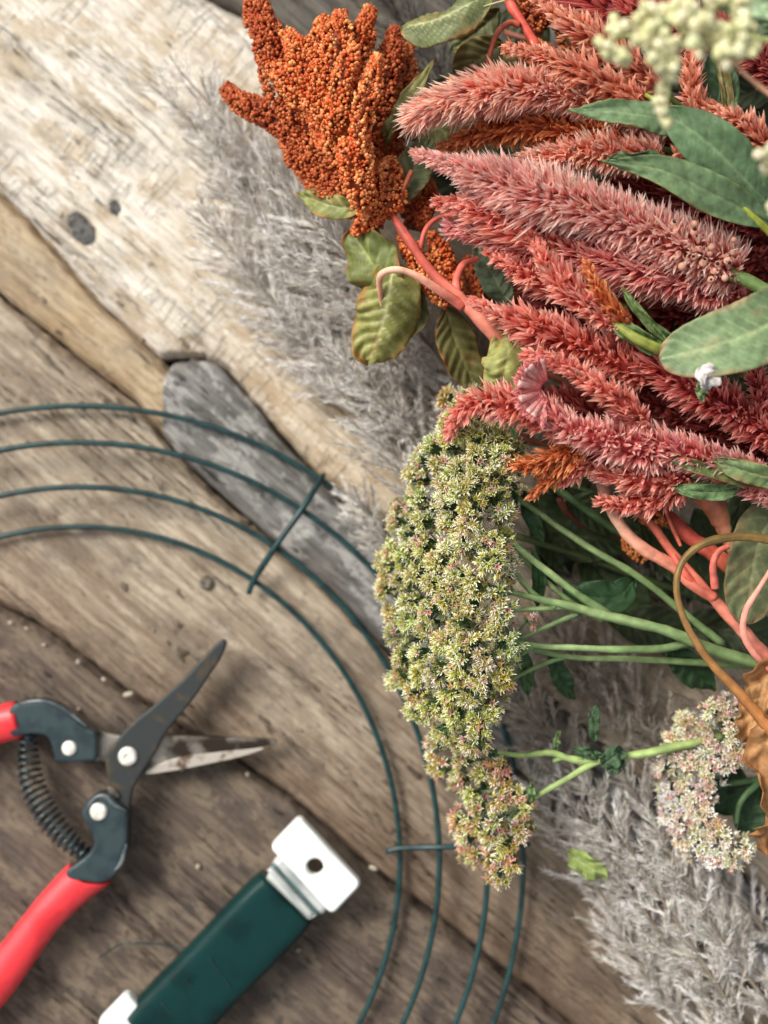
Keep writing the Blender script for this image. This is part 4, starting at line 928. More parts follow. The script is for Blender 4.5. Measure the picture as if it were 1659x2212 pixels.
# ================================================================ CELOSIA SPIKES
def pal(kind):
    return {
     'salmon': (rgb(214,106,70), rgb(248,176,152), rgb(255,240,222)),
     'dusty': (rgb(196,94,78), rgb(242,166,154), rgb(255,242,228)),
     'pink': (rgb(184,66,62), rgb(240,142,136), rgb(255,228,214)),
     'red': (rgb(156,44,42), rgb(220,100,94), rgb(252,190,174)),
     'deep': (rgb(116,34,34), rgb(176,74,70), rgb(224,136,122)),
     'rust': (rgb(176,84,54), rgb(230,142,112), rgb(253,210,180)),
     'orange': (rgb(182,80,36), rgb(224,126,76), rgb(248,190,132)),
     'coral': (rgb(184,66,52), rgb(240,138,120), rgb(255,216,196)),
     'husk': (rgb(136,74,66), rgb(180,122,114), rgb(226,206,190)),
    }[kind]
CS = [
 # label, points tip>base, radius, palette, extra
 ('thick blunt salmon pink spike curving across below the hanging leaves', [(893,258,6.6),(940,232,6.8),(1010,208,7.0),(1100,192,7.0),(1200,200,6.8),(1330,232,6.4),(1450,270,6.0)], 56, 'salmon', dict(r0=.7, tipang=30, dens=1.35, brlen=.95)),
 ('orange red spike lying under the blunt salmon spike', [(955,322,5.8),(1030,292,6.0),(1120,276,6.1),(1230,280,6.1),(1340,305,6.0)], 50, 'orange', dict(r0=.3)),
 ('longest dusty pink spike with a pale needle tip, going to seed at its base', [(903,333,7.1),(960,352,7.4),(1040,380,7.5),(1140,415,7.5),(1260,448,7.5),(1360,485,7.4),(1480,535,7.2),(1590,590,6.8)], 62, 'dusty', dict(r0=.16, dens=1.35, taper=.3, rend=1.12)),
 ('pink spike with a red pointed tip, below the longest dusty spike', [(948,437,6.8),(1010,446,7.0),(1080,468,7.0),(1160,515,6.9),(1260,560,6.6)], 52, 'coral', dict(r0=.2, taper=.2)),
 ('pink spike with pale bristly blunt tip beside the bent red stalk', [(975,492,6.2),(1020,500,6.4),(1100,520,6.5),(1200,560,6.4),(1300,585,6.2)], 48, 'pink', dict(r0=.5, tipang=28)),
 ('long pink spike running beneath the dusty one to the seedy base', [(1080,500,6.3),(1180,530,6.6),(1300,560,6.8),(1420,590,6.8),(1530,622,6.6),(1600,645,6.2)], 55, 'pink', dict(r0=.4, dens=1.2)),
 ('short pink spike with feathered tip above the thin green sprig', [(1060,545,6.4),(1110,575,6.6),(1180,610,6.5),(1270,640,6.2)], 42, 'coral', dict(r0=.25)),
 ('slender orange tipped spike on a green stalk in the middle', [(1150,505,7.2),(1175,560,7.6),(1220,620,7.7),(1280,670,7.6),(1350,710,7.4)], 36, 'coral', dict(r0=.25, ang=40, dens=.9)),
 ('small yellow orange bud spike on a green stalk', [(1268,575,7.9),(1285,610,8.0),(1315,660,7.9),(1360,700,7.7)], 22, 'orange', dict(r0=.5, ang=30, brlen=1.3)),
 ('pink spike with a thin curved pale tip, above the cupped leaf', [(1028,653,6.6),(1075,680,6.9),(1140,700,7.0),(1220,730,6.9),(1320,775,6.6),(1400,820,6.2)], 46, 'coral', dict(r0=.18, taper=.22)),
 ('broad deep red spike right of centre under the big green leaf', [(1335,735,6.4),(1410,780,6.8),(1500,840,6.9),(1590,890,6.8),(1700,950,6.4)], 54, 'red', dict(r0=.4)),
 ('slim orange pink spike crossing the crested pink flower', [(1135,765,7.2),(1190,775,7.6),(1260,815,7.7),(1330,860,7.6),(1400,915,7.2)], 32, 'coral', dict(r0=.25, ang=38)),
 ('spike with an orange hooked tip reaching over the green sedum', [(970,942,6.6),(985,905,7.0),(1020,872,7.3),(1080,872,7.3),(1150,890,7.2),(1230,925,6.8)], 44, 'coral', dict(r0=.14, taper=.35)),
 ('open starry pink spike with pale yellow bracts', [(1170,885,7.4),(1215,915,7.6),(1280,940,7.5),(1370,965,7.2),(1440,980,6.8)], 50, 'pink', dict(r0=.6, tipang=35, ang=62, brlen=1.15, dens=.8)),
 ('pink braided spike at the lower right edge of the bunch', [(1320,905,6.8),(1400,945,7.1),(1480,980,7.1),(1580,1010,6.9),(1700,1050,6.6)], 44, 'pink', dict(r0=.35, ang=42)),
 ('orange pointed spike directed left above the sedum', [(1092,996,6.7),(1130,1006,6.8),(1180,995,6.7),(1250,960,6.6)], 28, 'orange', dict(r0=.2, ang=36)),
 ('lowest orange spike pointing down and left', [(1153,1068,6.4),(1180,1040,6.5),(1220,1005,6.6),(1270,970,6.6)], 26, 'orange', dict(r0=.25, ang=36)),
 ('small coral spike beside the lowest orange one', [(1215,1042,6.3),(1250,1010,6.4),(1290,985,6.4)], 26, 'coral', dict(r0=.3, ang=36)),
 ('bushy pink spike above the thick pale stem', [(1275,1015,6.3),(1340,1030,6.6),(1410,1035,6.6),(1490,1040,6.4)], 42, 'coral', dict(r0=.5)),
 ('coral spike just left of the narrow leaf over the red stems', [(1296,1082,6.0),(1350,1090,6.2),(1420,1075,6.2),(1480,1055,6.2)], 32, 'coral', dict(r0=.3)),
 ('pink braided tip at the right edge above the thick stems', [(1545,1028,6.6),(1600,1048,6.7),(1660,1070,6.7),(1740,1100,6.6)], 28, 'pink', dict(r0=.35, ang=36)),
 ('upright red spike against the right edge below the big leaf', [(1622,770,6.6),(1640,840,6.8),(1650,910,6.7),(1690,980,6.4)], 36, 'red', dict(r0=.3)),
 ('rust pink spike slanting down from the top edge', [(1160,-10,6.6),(1210,35,7.0),(1290,85,7.1),(1370,140,7.0),(1430,195,6.8)], 36, 'rust', dict(r0=.25, ang=38)),
 ('rust spike with an orange tip pointing left over the salmon one', [(1098,103,6.9),(1160,118,7.2),(1240,150,7.3),(1320,190,7.2),(1400,235,7.0)], 40, 'rust', dict(r0=.2, ang=38)),
 ('deep crimson spike at the top edge', [(1230,-15,5.6),(1320,20,5.8),(1420,50,5.8),(1500,70,5.6)], 62, 'red', dict(r0=.7)),
 ('rust coloured bud spike beside the cream blossom', [(1500,90,6.4),(1495,150,6.7),(1498,210,6.8),(1515,260,6.8)], 28, 'rust', dict(r0=.35, ang=30)),
 ('rust pink spike right of the broad green leaf', [(1530,232,7.0),(1580,255,7.2),(1625,290,7.2),(1690,350,7.0)], 34, 'rust', dict(r0=.35, ang=38)),
 ('dark crimson spike in the upper right corner', [(1570,75,5.8),(1640,130,6.0),(1740,200,6.0)], 48, 'deep', dict(r0=.5)),
 ('thin peach spike lying over the long green leaf', [(1462,325,7.8),(1500,350,7.9),(1550,385,7.8),(1590,420,7.6)], 14, 'rust', dict(r0=.4, ang=22, brlen=1.4)),
 ('salmon spike partly hidden between the orange and dusty spikes', [(1130,345,6.2),(1220,335,6.4),(1320,330,6.4),(1430,345,6.2)], 46, 'salmon', dict(r0=.5)),
 ('dusky crimson spike behind the long green leaf', [(1330,400,5.8),(1420,415,5.9),(1540,450,5.9),(1680,520,5.8)], 54, 'red', dict(r0=.4)),
 ('red spike in the gap under the seedy base', [(1200,640,5.6),(1320,670,5.7),(1440,680,5.7),(1560,680,5.6)], 48, 'red', dict(r0=.4)),
 ('crimson spike below the orange bud spikes', [(1110,600,5.6),(1190,650,5.8),(1290,720,5.8),(1400,770,5.7)], 46, 'red', dict(r0=.4)),
 ('crimson spike in the lower right of the bunch', [(1380,860,6.0),(1470,900,6.2),(1580,940,6.2),(1700,990,6.0)], 48, 'red', dict(r0=.4)),
 ('red spike beneath the crested pink flower', [(1150,850,5.9),(1240,880,6.1),(1340,930,6.1)], 48, 'red', dict(r0=.4)),
 ('dark red spike between the middle spikes', [(1230,740,5.4),(1320,800,5.6),(1420,850,5.6),(1500,900,5.5)], 52, 'deep', dict(r0=.5)),
 ('dark red spike at the right edge above the big leaf', [(1480,720,5.2),(1560,700,5.3),(1700,640,5.2)], 50, 'deep', dict(r0=.5)),
 ('crimson spike right of the white petal', [(1540,800,6.0),(1600,860,6.1),(1700,920,6.0)], 42, 'red', dict(r0=.4)),
 ('dark spike under the salmon one at its base', [(1280,240,5.2),(1380,290,5.3),(1500,330,5.3)], 50, 'red', dict(r0=.5)),
 ('shaded crimson spike at the right edge beside the green stalks', [(1560,480,5.4),(1640,560,5.5),(1740,640,5.5)], 50, 'deep', dict(r0=.5)),
 ('dim rust spike near the top right corner', [(1400,40,5.0),(1500,60,5.1),(1640,90,5.1)], 44, 'deep', dict(r0=.5)),
]
GRN = rgb(112,132,62)
CEL = []
for ci, (lab, pts, R, kind, kw) in enumerate(CS):
    if ci >= 30: pts = [(a, b, c-1.3) for a, b, c in pts]; kind = 'deep'  # filler spikes sit lower and darker, painting shade into the gaps
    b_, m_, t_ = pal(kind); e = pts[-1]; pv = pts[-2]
    th = thing('celosia_spike', lab, 'celosia flower', tuple(P(*e)), 'feathery celosia flower spikes in the bunch')
    if kind in ('salmon', 'dusty', 'husk'): kw = dict(dict(bw=.40, spread=.20, dens=1.15, brlen=1.0), **kw)
    elif kind == 'pink': kw = dict(dict(bw=.44, spread=.18, dens=.9, brlen=1.05), **kw)
    else: kw = dict(dict(bw=.50, spread=.17, dens=.72, brlen=1.1, ang=50), **kw)
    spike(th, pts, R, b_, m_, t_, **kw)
    dx, dy = e[0]-pv[0], e[1]-pv[1]; l_ = math.hypot(dx, dy); dx, dy = dx/l_, dy/l_
    if e[0] < 1660:
        k = 70
        stem(th, [(e[0]-dx*20, e[1]-dy*20, e[2]), (e[0]+dx*k*.6, e[1]+dy*k*.6, e[2]-.5), (e[0]+dx*k+60, e[1]+dy*k+10, e[2]-1.4), (e[0]+dx*k+200, e[1]+dy*k+60, max(.6, e[2]-3.2))], [5,6,7,8], GRN, n=20)
    CEL.append(th)
# seedy husks near the base of the long dusty spike
mb = MB(); sd2 = MB(); n = 26
for i in range(n):
    f = rng.uniform(0, 1); u = 1440+150*f+rng.normal(0, 14); v = 515+60*f+rng.normal(0, 26); z = 7.2+.55
    c = P(u, v, z); r = rng.uniform(.08, .13)*CM
    mb.add(ICO2[0]*r*np.array([1, 1, .8])+c, ICO2[1], jit(rgb(196,146,122)[None], 1, .1)[0])
    if i % 3 == 0: sd2.add(ICO2[0]*r*.5+c+np.array([rng.normal(0, .0003), rng.normal(0, .0003), r*.62]), ICO2[1], rgb(26,22,22))
hk_ = mb.build('seed_husk', M_STEM, CEL[2], stuff=True); sd2.build('seed', M_STEM, hk_, stuff=True)

G1, G1V = rgb(112,138,98), rgb(150,172,126)
leaf(CEL[23], [(1500,300,7.6),(1440,262,8.1),(1350,244,8.3),(1226,238,8.0)], 32, roll=-8, fold=.12, col=G1, vein=G1V, nv=11, edge=rgb(120,132,84), a=.8, b=1.15, label='green pointed leaf over the salmon spike')
leaf(CEL[23], [(1690,470,7.4),(1620,400,8.0),(1530,310,8.4),(1425,235,8.3)], 58, roll=14, fold=.14, col=rgb(100,128,90), vein=rgb(142,166,122), nv=10, a=1.0, b=.8, relief=.04, label='broad dark green leaf with raised veins')
leaf(CEL[2], [(1680,490,7.6),(1560,430,8.1),(1430,368,8.3),(1300,347,8.1)], 40, roll=10, fold=.16, col=rgb(110,136,96), vein=rgb(148,170,124), nv=12, edge=rgb(130,140,90), a=.9, b=1.2, label='long green leaf above the dusty spike')
leaf(CEL[2], [(1450,342,8.25),(1400,336,8.3),(1350,338,8.25),(1310,345,8.1)], 12, roll=60, fold=.1, col=rgb(70,92,58), nv=5)
leaf(CEL[10], [(1760,600,8.2),(1660,700,8.6),(1550,745,8.6),(1424,776,8.2)], 74, roll=-10, fold=.12, col=rgb(124,148,104), vein=rgb(168,186,136), nv=13, edge=rgb(164,140,104), a=.5, b=.46, relief=.045, label='large broad leaf with a pinkish rim')
leaf(CEL[10], [(1700,950,5.5),(1600,850,6.6),(1540,800,7),(1480,760,7)], 26, col=rgb(74,98,62), vein=G1V, nv=8)
stem(CEL[23], [(1395,205,7.4),(1430,228,7.8),(1470,270,7.9),(1560,360,7.9),(1700,500,7.4)], [5,8,9,10], rgb(136,150,62), label='yellow green stalk')
stem(CEL[28], [(1560,390,7.9),(1600,440,7.9),(1660,500,7.7),(1720,560,7.3)], [6,8,9], rgb(150,156,60))
stem(CEL[2], [(1580,590,7.2),(1630,615,7.4),(1720,670,7.2)], [14,16,17], rgb(118,144,82), label='green stalk of the largest spike')
stem(CEL[7], [(1330,700,7.7),(1370,730,7.9),(1410,748,7.9),(1470,770,7.4),(1560,800,6.2)], [8,12,9,8], rgb(142,150,66), label='green and bronze stalk')
leaf(CEL[7], [(1450,765,7.6),(1400,740,7.7),(1350,710,7.7),(1310,682,7.5)], 20, roll=30, fold=.3, col=rgb(104,130,78), vein=G1V, nv=7)
leaf(CEL[7], [(1440,740,7.8),(1405,700,8.0),(1370,660,8.1),(1345,622,8.0)], 9, roll=20, fold=.3, col=rgb(102,122,70), nv=5)
leaf(CEL[7], [(1480,760,7.4),(1450,735,7.6),(1420,712,7.7),(1385,690,7.7)], 10, roll=20, fold=.3, col=rgb(84,110,66), nv=5)
leaf(CEL[14], [(1650,1052,7.2),(1580,1030,7.4),(1500,1008,7.4),(1432,985,7.1)], 15, roll=-10, fold=.2, col=rgb(92,112,66), vein=rgb(140,150,90), edge=rgb(164,104,60), nv=9)
leaf(CEL[14], [(1730,1040,7.4),(1660,1030,7.6),(1600,1015,7.6),(1532,990,7.3)], 24, roll=15, fold=.2, col=rgb(110,132,84), vein=G1V, edge=rgb(150,120,80), nv=9)
leaf(CEL[19], [(1610,1050,6.8),(1560,1062,7.0),(1510,1062,7.0),(1448,1052,6.8)], 17, roll=10, fold=.2, col=rgb(98,126,80), vein=G1V, nv=8, label='narrow leaf over the stems')
leaf(CEL[25], [(1530,330,5.6),(1545,260,6.0),(1555,180,6.0),(1535,110,5.6)], 42, col=rgb(58,84,50), vein=rgb(86,108,70), nv=8, roll=20)
leaf(CEL[25], [(1570,360,6.2),(1575,280,6.4),(1570,200,6.4),(1550,120,6.2)], 14, col=rgb(112,96,52), nv=5)
leaf(CEL[26], [(1680,520,6.6),(1640,440,7.0),(1590,360,7.0),(1540,310,6.8)], 20, col=rgb(88,96,50), vein=rgb(120,120,70), nv=8)
leaf(CEL[26], [(1660,460,7.2),(1680,400,7.4),(1640,330,7.4),(1600,290,7.3)], 10, col=rgb(150,104,60), nv=4)
for q, lf in enumerate([[(1330,100,4.5),(1400,150,4.6),(1480,190,4.5)], [(1600,30,5),(1640,80,5.4),(1700,130,5.3)]]):
    leaf(CEL[24+q*3], lf, 34, col=rgb(62,82,50), vein=rgb(96,112,74), nv=7)
# dark foliage added deep in the bunch to darken its gaps
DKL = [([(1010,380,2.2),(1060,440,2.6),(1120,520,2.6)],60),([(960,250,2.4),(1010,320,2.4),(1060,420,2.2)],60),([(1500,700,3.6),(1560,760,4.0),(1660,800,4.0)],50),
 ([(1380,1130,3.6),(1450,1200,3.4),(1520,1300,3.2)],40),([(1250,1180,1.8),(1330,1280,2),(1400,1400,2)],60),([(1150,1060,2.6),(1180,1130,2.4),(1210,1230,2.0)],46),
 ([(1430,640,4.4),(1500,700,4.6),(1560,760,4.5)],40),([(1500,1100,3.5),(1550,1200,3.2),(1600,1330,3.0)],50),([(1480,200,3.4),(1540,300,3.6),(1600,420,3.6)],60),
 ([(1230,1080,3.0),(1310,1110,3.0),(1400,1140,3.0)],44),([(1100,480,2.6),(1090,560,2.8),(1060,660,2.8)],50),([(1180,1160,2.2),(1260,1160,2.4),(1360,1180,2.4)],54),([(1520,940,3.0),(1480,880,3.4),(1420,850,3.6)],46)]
under = thing('gap_filler_foliage', 'dark green filler leaves added to darken the gaps under the celosia bunch', 'foliage', tuple(P(1500, 900, 2)))
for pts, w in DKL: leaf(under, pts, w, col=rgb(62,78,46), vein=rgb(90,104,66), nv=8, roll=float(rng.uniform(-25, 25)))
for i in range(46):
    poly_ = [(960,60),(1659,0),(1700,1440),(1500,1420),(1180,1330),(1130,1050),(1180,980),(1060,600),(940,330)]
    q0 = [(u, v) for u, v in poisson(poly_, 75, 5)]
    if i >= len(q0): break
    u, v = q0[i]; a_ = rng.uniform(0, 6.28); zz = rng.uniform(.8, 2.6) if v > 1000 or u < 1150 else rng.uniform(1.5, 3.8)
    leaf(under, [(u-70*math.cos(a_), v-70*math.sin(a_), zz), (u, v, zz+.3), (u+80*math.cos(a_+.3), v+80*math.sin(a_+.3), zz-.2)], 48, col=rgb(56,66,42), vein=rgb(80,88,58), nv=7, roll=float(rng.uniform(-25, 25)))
for i in range(16):
    v0 = 80+i*72; stem(under, [(1090+60*(i % 3), v0-10, 2.5+(i % 3)*.5), (1250, v0+40, 2.6), (1450, v0+110, 2.3), (1800, v0+230, 1.6)], [7,8,9], rgb(70,84,46) if i % 2 else rgb(110,60,44), n=16, sides=8)
leaf(am, [(1098,668,3.9),(1078,620,4.4),(1050,570,4.8),(1030,515,5.0)], 30, roll=20, fold=.2, col=rgb(122,142,112), vein=rgb(160,174,136), nv=8)

# crested pink flower
cr = thing('crested_flower', 'pale pink crested celosia comb tucked between red spikes above the sedum', 'celosia flower', tuple(P(1190, 850, 6)))
mb = MB(); nn, kk = 60, 12
aa = np.linspace(math.radians(100), math.radians(262), nn); f_ = np.linspace(0, 1, kk)
A2, F2 = np.meshgrid(aa, f_, indexing='ij')
ruf = np.sin(A2*26)*.05+np.sin(A2*11+1)*.06
Rr = (22+F2*46)*(1+.06*noise(A2*20, F2*0, 3)*F2)
v_ = np.stack([1188+Rr*np.cos(A2), 842-Rr*.98*np.sin(A2), 7.5+.5*F2+ruf*F2*6*.5], -1)
q = np.array([P(*w) for w in v_.reshape(-1, 3)]); idx = np.arange(nn*kk).reshape(nn, kk)
Q = np.stack([idx[:-1, :-1], idx[1:, :-1], idx[1:, 1:], idx[:-1, 1:]], -1).reshape(-1, 4)
fr = F2.reshape(-1, 1); cc = rgb(255,140,140)*(1-fr)+rgb(255,222,212)*fr; cc = cc*(1-.25*(noise(A2*14, F2*6, 7).reshape(-1, 1) > .62))
mb.add(q, np.vstack([Q[:, [0, 1, 2]], Q[:, [0, 2, 3]]]), cc); o = mb.build('crest', M_PETAL, cr)
so_ = o.modifiers.new('thickness', 'SOLIDIFY'); so_.thickness = .0006
mb = MB(); m = 420; ii = rng.integers(0, nn-1, m); ff = rng.uniform(.55, 1, m)
pos = np.array([P(1188+(22+f*48)*math.cos(aa[i]), 842-(22+f*48)*.98*math.sin(aa[i]), 7.55+.55*f) for i, f in zip(ii, ff)])
dd = unit(np.stack([np.cos(aa[ii]), np.sin(aa[ii]), rng.uniform(.1, .8, m)], 1)+rng.normal(0, .3, (m, 3)))
scatter(mb, BRACT, pos, basis(dd, rng.uniform(0, 6, m)), np.stack([np.full(m, .4), np.full(m, .4), rng.uniform(.12, .28, m)], 1)*CM, lambda tp, mm: np.broadcast_to(rgb(246,164,160)[None, None]*(.8+.2*tp[None, :, None]), (mm, len(tp), 3)))
mb.build('fringe', M_PETAL, cr, smooth=False, stuff=True)

# white papery petal
wp = thing('papery_petal', 'small white papery petal with a green sliver below the large leaf', 'petal', tuple(P(1525, 800, 7.9)))
leaf(wp, [(1512,796,8.7),(1522,806,8.8),(1532,822,8.7),(1528,840,8.5)], 22, col=rgb(228,222,218), vein=rgb(206,186,182), nv=5, a=.4, b=.6, name='petal', fold=.4)
leaf(wp, [(1552,795,8.6),(1547,812,8.7),(1537,828,8.6)], 9, col=rgb(222,196,190), vein=rgb(200,160,150), nv=3, name='petal')
leaf(wp, [(1508,825,8.5),(1514,842,8.5),(1516,866,8.3)], 9, col=rgb(132,156,106), nv=3, name='sepal')

# ================================================================ THICK STEMS ON THE RIGHT
st = thing('amaranth_branch', 'forked coral red amaranth stems running to the lower right edge', 'flower stem', tuple(P(1680, 1450, 4)))
stem(st, [(1335,1085,5.2),(1400,1125,5.3),(1450,1190,5.3),(1520,1270,5.3),(1600,1360,5.3),(1700,1460,5.2)], [6,9,11,13,14,15], np.array([rgb(196,112,80), rgb(200,102,82), rgb(212,120,98), rgb(220,138,116), rgb(206,110,90)]), label='coral red main stem')
stem(st, [(1545,1290,5.3),(1500,1265,5.4),(1440,1215,5.4),(1370,1170,5.4),(1325,1110,5.4),(1300,1040,5.4),(1292,990,5.4)], [12,12,13,14,13,12,11], np.array([rgb(222,116,96), rgb(210,130,106), rgb(222,168,140), rgb(214,158,140)]), label='thick pinkish beige side stem')
stem(st, [(1425,1095,4.7),(1480,1150,4.8),(1540,1195,4.8),(1620,1265,4.6)], [14,16,18,18], np.array([rgb(196,82,70), rgb(204,92,74), rgb(214,124,84)]), label='red stem under the curl')
stem(st, [(1518,1060,4.6),(1560,1110,4.5),(1590,1180,4.4),(1610,1270,4.3)], [27,26,20,17], np.array([rgb(222,134,100), rgb(230,160,120), rgb(204,120,84)]), label='thick peach coloured stem')
stem(st, [(1585,1178,5.6),(1555,1190,5.7),(1540,1220,5.7),(1545,1270,5.5)], [5,7,8,9], rgb(226,120,104), name='leaf_stalk')
stem(st, [(1470,1180,5.2),(1440,1110,5.2),(1435,1060,5.2)], [4,5], rgb(212,110,84), name='leaf_stalk')
stem(st, [(1455,1200,5.4),(1480,1240,5.5),(1495,1260,5.4)], [6,8,10], rgb(218,100,80), name='leaf_stalk')
stem(st, [(1670,1225,6.2),(1640,1270,6.3),(1612,1320,6.3),(1608,1370,6.2),(1640,1425,6.0),(1700,1470,5.8)], [5,6,7,8,9], np.array([rgb(236,160,140), rgb(230,140,124)]), name='leaf_stalk', label='thin pink leaf stalk at the right edge')
leaf(st, [(1700,1080,5.3),(1650,1150,5.8),(1625,1240,5.9),(1612,1350,5.6)], 66, roll=10, fold=.1, col=rgb(112,122,84), vein=rgb(166,166,122), edge=rgb(140,120,84), nv=8, a=.5, b=.5, label='dull green leaf hanging at the right edge')
leaf(st, [(1640,1010,5.2),(1600,1080,5.4),(1590,1130,5.4),(1580,1170,5.2)], 30, roll=30, col=rgb(84,100,66), vein=rgb(120,130,90), nv=7)
for pts, R in [([(1380,1070,4.8),(1400,1110,4.9),(1430,1140,5)],24), ([(1350,1160,3.8),(1375,1190,3.9),(1400,1200,4)],20), ([(1420,1060,5.2),(1400,1080,5.2),(1380,1100,5.1)],16)]:
    tassel(st, pts, R, rgb(190,104,46), rgb(226,156,90))

cu = thing('curled_dry_stalk', 'brown dry stalk curling in a wide hook over the red stems', 'dry stalk', tuple(P(1680, 1590, 6)))
stem(cu, [(1720,1180,6.6),(1659,1166,6.8),(1590,1160,6.9),(1520,1175,7.0),(1474,1215,7.0),(1462,1275,7.0),(1484,1350,6.9),(1535,1430,6.8),(1600,1500,6.6),(1660,1565,6.4),(1740,1650,6.2)], [12,10,9,8,7,7,8,10,13,15,15], np.array([rgb(140,110,60), rgb(124,100,56), rgb(122,96,54), rgb(150,108,62), rgb(186,122,70), rgb(214,140,84)]), ridge=.12)

dl = thing('dry_leaf', 'crumpled tan dry leaf hanging at the right edge beside the pinkish sedum', 'dry leaf', tuple(P(1680, 1500, 5.5)))
leaf(dl, [(1710,1420,5.8),(1685,1520,6.1),(1668,1640,6.1),(1672,1740,5.9),(1660,1850,5.3)], 50, roll=15, fold=.35, col=rgb(176,128,82), vein=rgb(206,164,116), edge=rgb(124,80,44), nv=9, relief=.10, wav=.30, a=.35, b=.35, mat=M_DRY, name='blade', ragged=.5)
leaf(dl, [(1690,1450,5.9),(1655,1470,6.0),(1630,1560,5.9),(1625,1640,5.4)], 36, roll=-30, fold=.3, col=rgb(190,144,96), vein=rgb(206,164,116), edge=rgb(130,86,50), nv=7, relief=.1, wav=.25, mat=M_DRY, name='blade', ragged=.5)

# ================================================================ SEDUM
SG = rgb(120,146,94); SGD = rgb(88,116,74)
def sedum(label, poly, zfun, axis, hub, dist, Rcm, nf, size, seed, nodes, loc, lower=True, **kw):
    th = thing('sedum_head', label, 'sedum flower', loc, None)
    pts = poisson(poly, dist, seed)
    cen = np.mean(poly, 0)
    layers = [(0, pts)]
    if lower: layers.append((-.75, poisson(poly, dist*1.15, seed+50)))
    for dz, ps in layers:
        for (u, v) in ps:
            e = min(edged(u, v, poly)/90, 1.0); z = zfun(u, v, e)+dz+rng.normal(0, .12)
            du, dv = (u-cen[0])/110, (v-cen[1])/330
            d = unit(np.array([axis[0]+du*.8*(1-e*.4), axis[1]-dv*.6, axis[2]+.2]))
            c = P(u, v, z); nd = min(nodes, key=lambda q: (q[0]-u)**2*.4+(q[1]-v)**2)
            cluster(th, c, d, Rcm*rng.uniform(.85, 1.15), int(nf*(1 if dz == 0 else .7)), size, node=P(*nd) if (dz == 0 and rng.uniform() < .75) else None, **kw)
    return th
poly1 = [(985,905),(925,985),(895,1040),(862,1120),(850,1185),(842,1250),(850,1330),(868,1400),(872,1470),(900,1530),(960,1580),(1035,1600),(1055,1545),(1080,1480),(1095,1420),(1095,1340),(1090,1270),(1100,1200),(1092,1130),(1085,1060),(1120,985),(1060,940)]
nodes1 = [(1085,1060,5.0),(1115,1180,5.4),(1110,1280,5.6),(1120,1300,5.4),(1110,1380,5.2),(1085,1470,4.8),(1060,1540,4.4)]
s1 = sedum('large domed sedum head, olive green with cream petals, overhanging the wire hoops', poly1,
   lambda u, v, e: 3.6+2.5*sstep(820, 1060, u)+.9*e, (-.75, 0, .62), None, 35, .40, 22, .235, 11, nodes1, tuple(P(1310, 1330, 4.8)), pink=.06, petal=rgb(252,246,208), bud=rgb(178,174,76))
for pts, r in [
 ([(1110,1175,5.5),(1170,1225,5.5),(1250,1285,5.4),(1320,1332,5.3)],[7,9,10,12]),
 ([(1105,1280,5.7),(1190,1300,5.6),(1310,1330,5.4),(1430,1360,5.2),(1560,1410,4.9),(1700,1450,4.6)],[7,10,13,14,15,15]),
 ([(1100,1220,5.4),(1150,1280,5.5),(1200,1312,5.5)],[6,8,9]),
 ([(1090,1055,4.8),(1160,1105,4.8),(1260,1175,4.6),(1370,1240,4.4),(1460,1310,4.2),(1560,1390,4)],[7,8,9,9,9]),
 ([(1100,1385,5.3),(1160,1395,5.3),(1300,1402,5.1),(1430,1400,4.9),(1500,1385,4.8)],[7,8,9,10]),
 ([(1070,1470,4.8),(1110,1425,5.1),(1150,1396,5.3)],[5,6,8]),
 ([(1110,1385,5.2),(1180,1355,5.2),(1250,1325,5.3)],[5,6,7]),
 ([(1105,1320,5.5),(1160,1315,5.5),(1230,1312,5.5)],[5,6,7]),
 ([(1140,1400,4.6),(1240,1420,4.5),(1400,1425,4.3),(1660,1440,4.0)],[6,8,10]),
 ([(1080,1480,4.4),(1160,1440,4.5),(1220,1420,4.5)],[5,6]),
 ([(1120,1200,4.8),(1220,1290,4.7),(1300,1340,4.6)],[6,8]),
]: stem(s1, pts, [q*.86 for q in r], np.array([SG, rgb(140,162,108), rgb(110,134,84), SG]), n=40)
for pts, w, c in [([(1125,1400,4.6),(1135,1440,4.4),(1140,1500,4.0)],16,SGD), ([(1370,1250,4),(1330,1290,4.4),(1250,1285,4.4),(1215,1260,4.2)],36,rgb(48,76,46)),
   ([(1080,1010,5.4),(1105,1060,5.2),(1110,1120,5)],12,SGD), ([(1160,1310,4.6),(1165,1240,4.9),(1150,1190,5)],14,rgb(60,92,54)), ([(1440,1400,4.2),(1490,1440,3.8),(1540,1490,3.2)],34,rgb(52,78,50)),
   ([(1190,1410,4.4),(1210,1460,4),(1240,1510,3.4)],20,rgb(56,84,54)),([(1065,1500,4.8),(1050,1440,5),(1060,1400,5)],10,SGD),([(1130,1060,4.6),(1150,1120,4.8),(1175,1170,4.8)],16,rgb(56,84,52))]:
    leaf(s1, pts, w, col=c, vein=c*1.4, nv=5, roll=float(rng.uniform(-20, 20)))
cluster(s1, P(1142, 1343, 5.9), (.3, 0, .9), .2, 7, .2, node=P(1110, 1385, 5.3), pink=.7)
cluster(s1, P(1083, 1338, 6.0), (-.2, 0, .9), .2, 7, .24, node=P(1110, 1385, 5.3), pink=0)

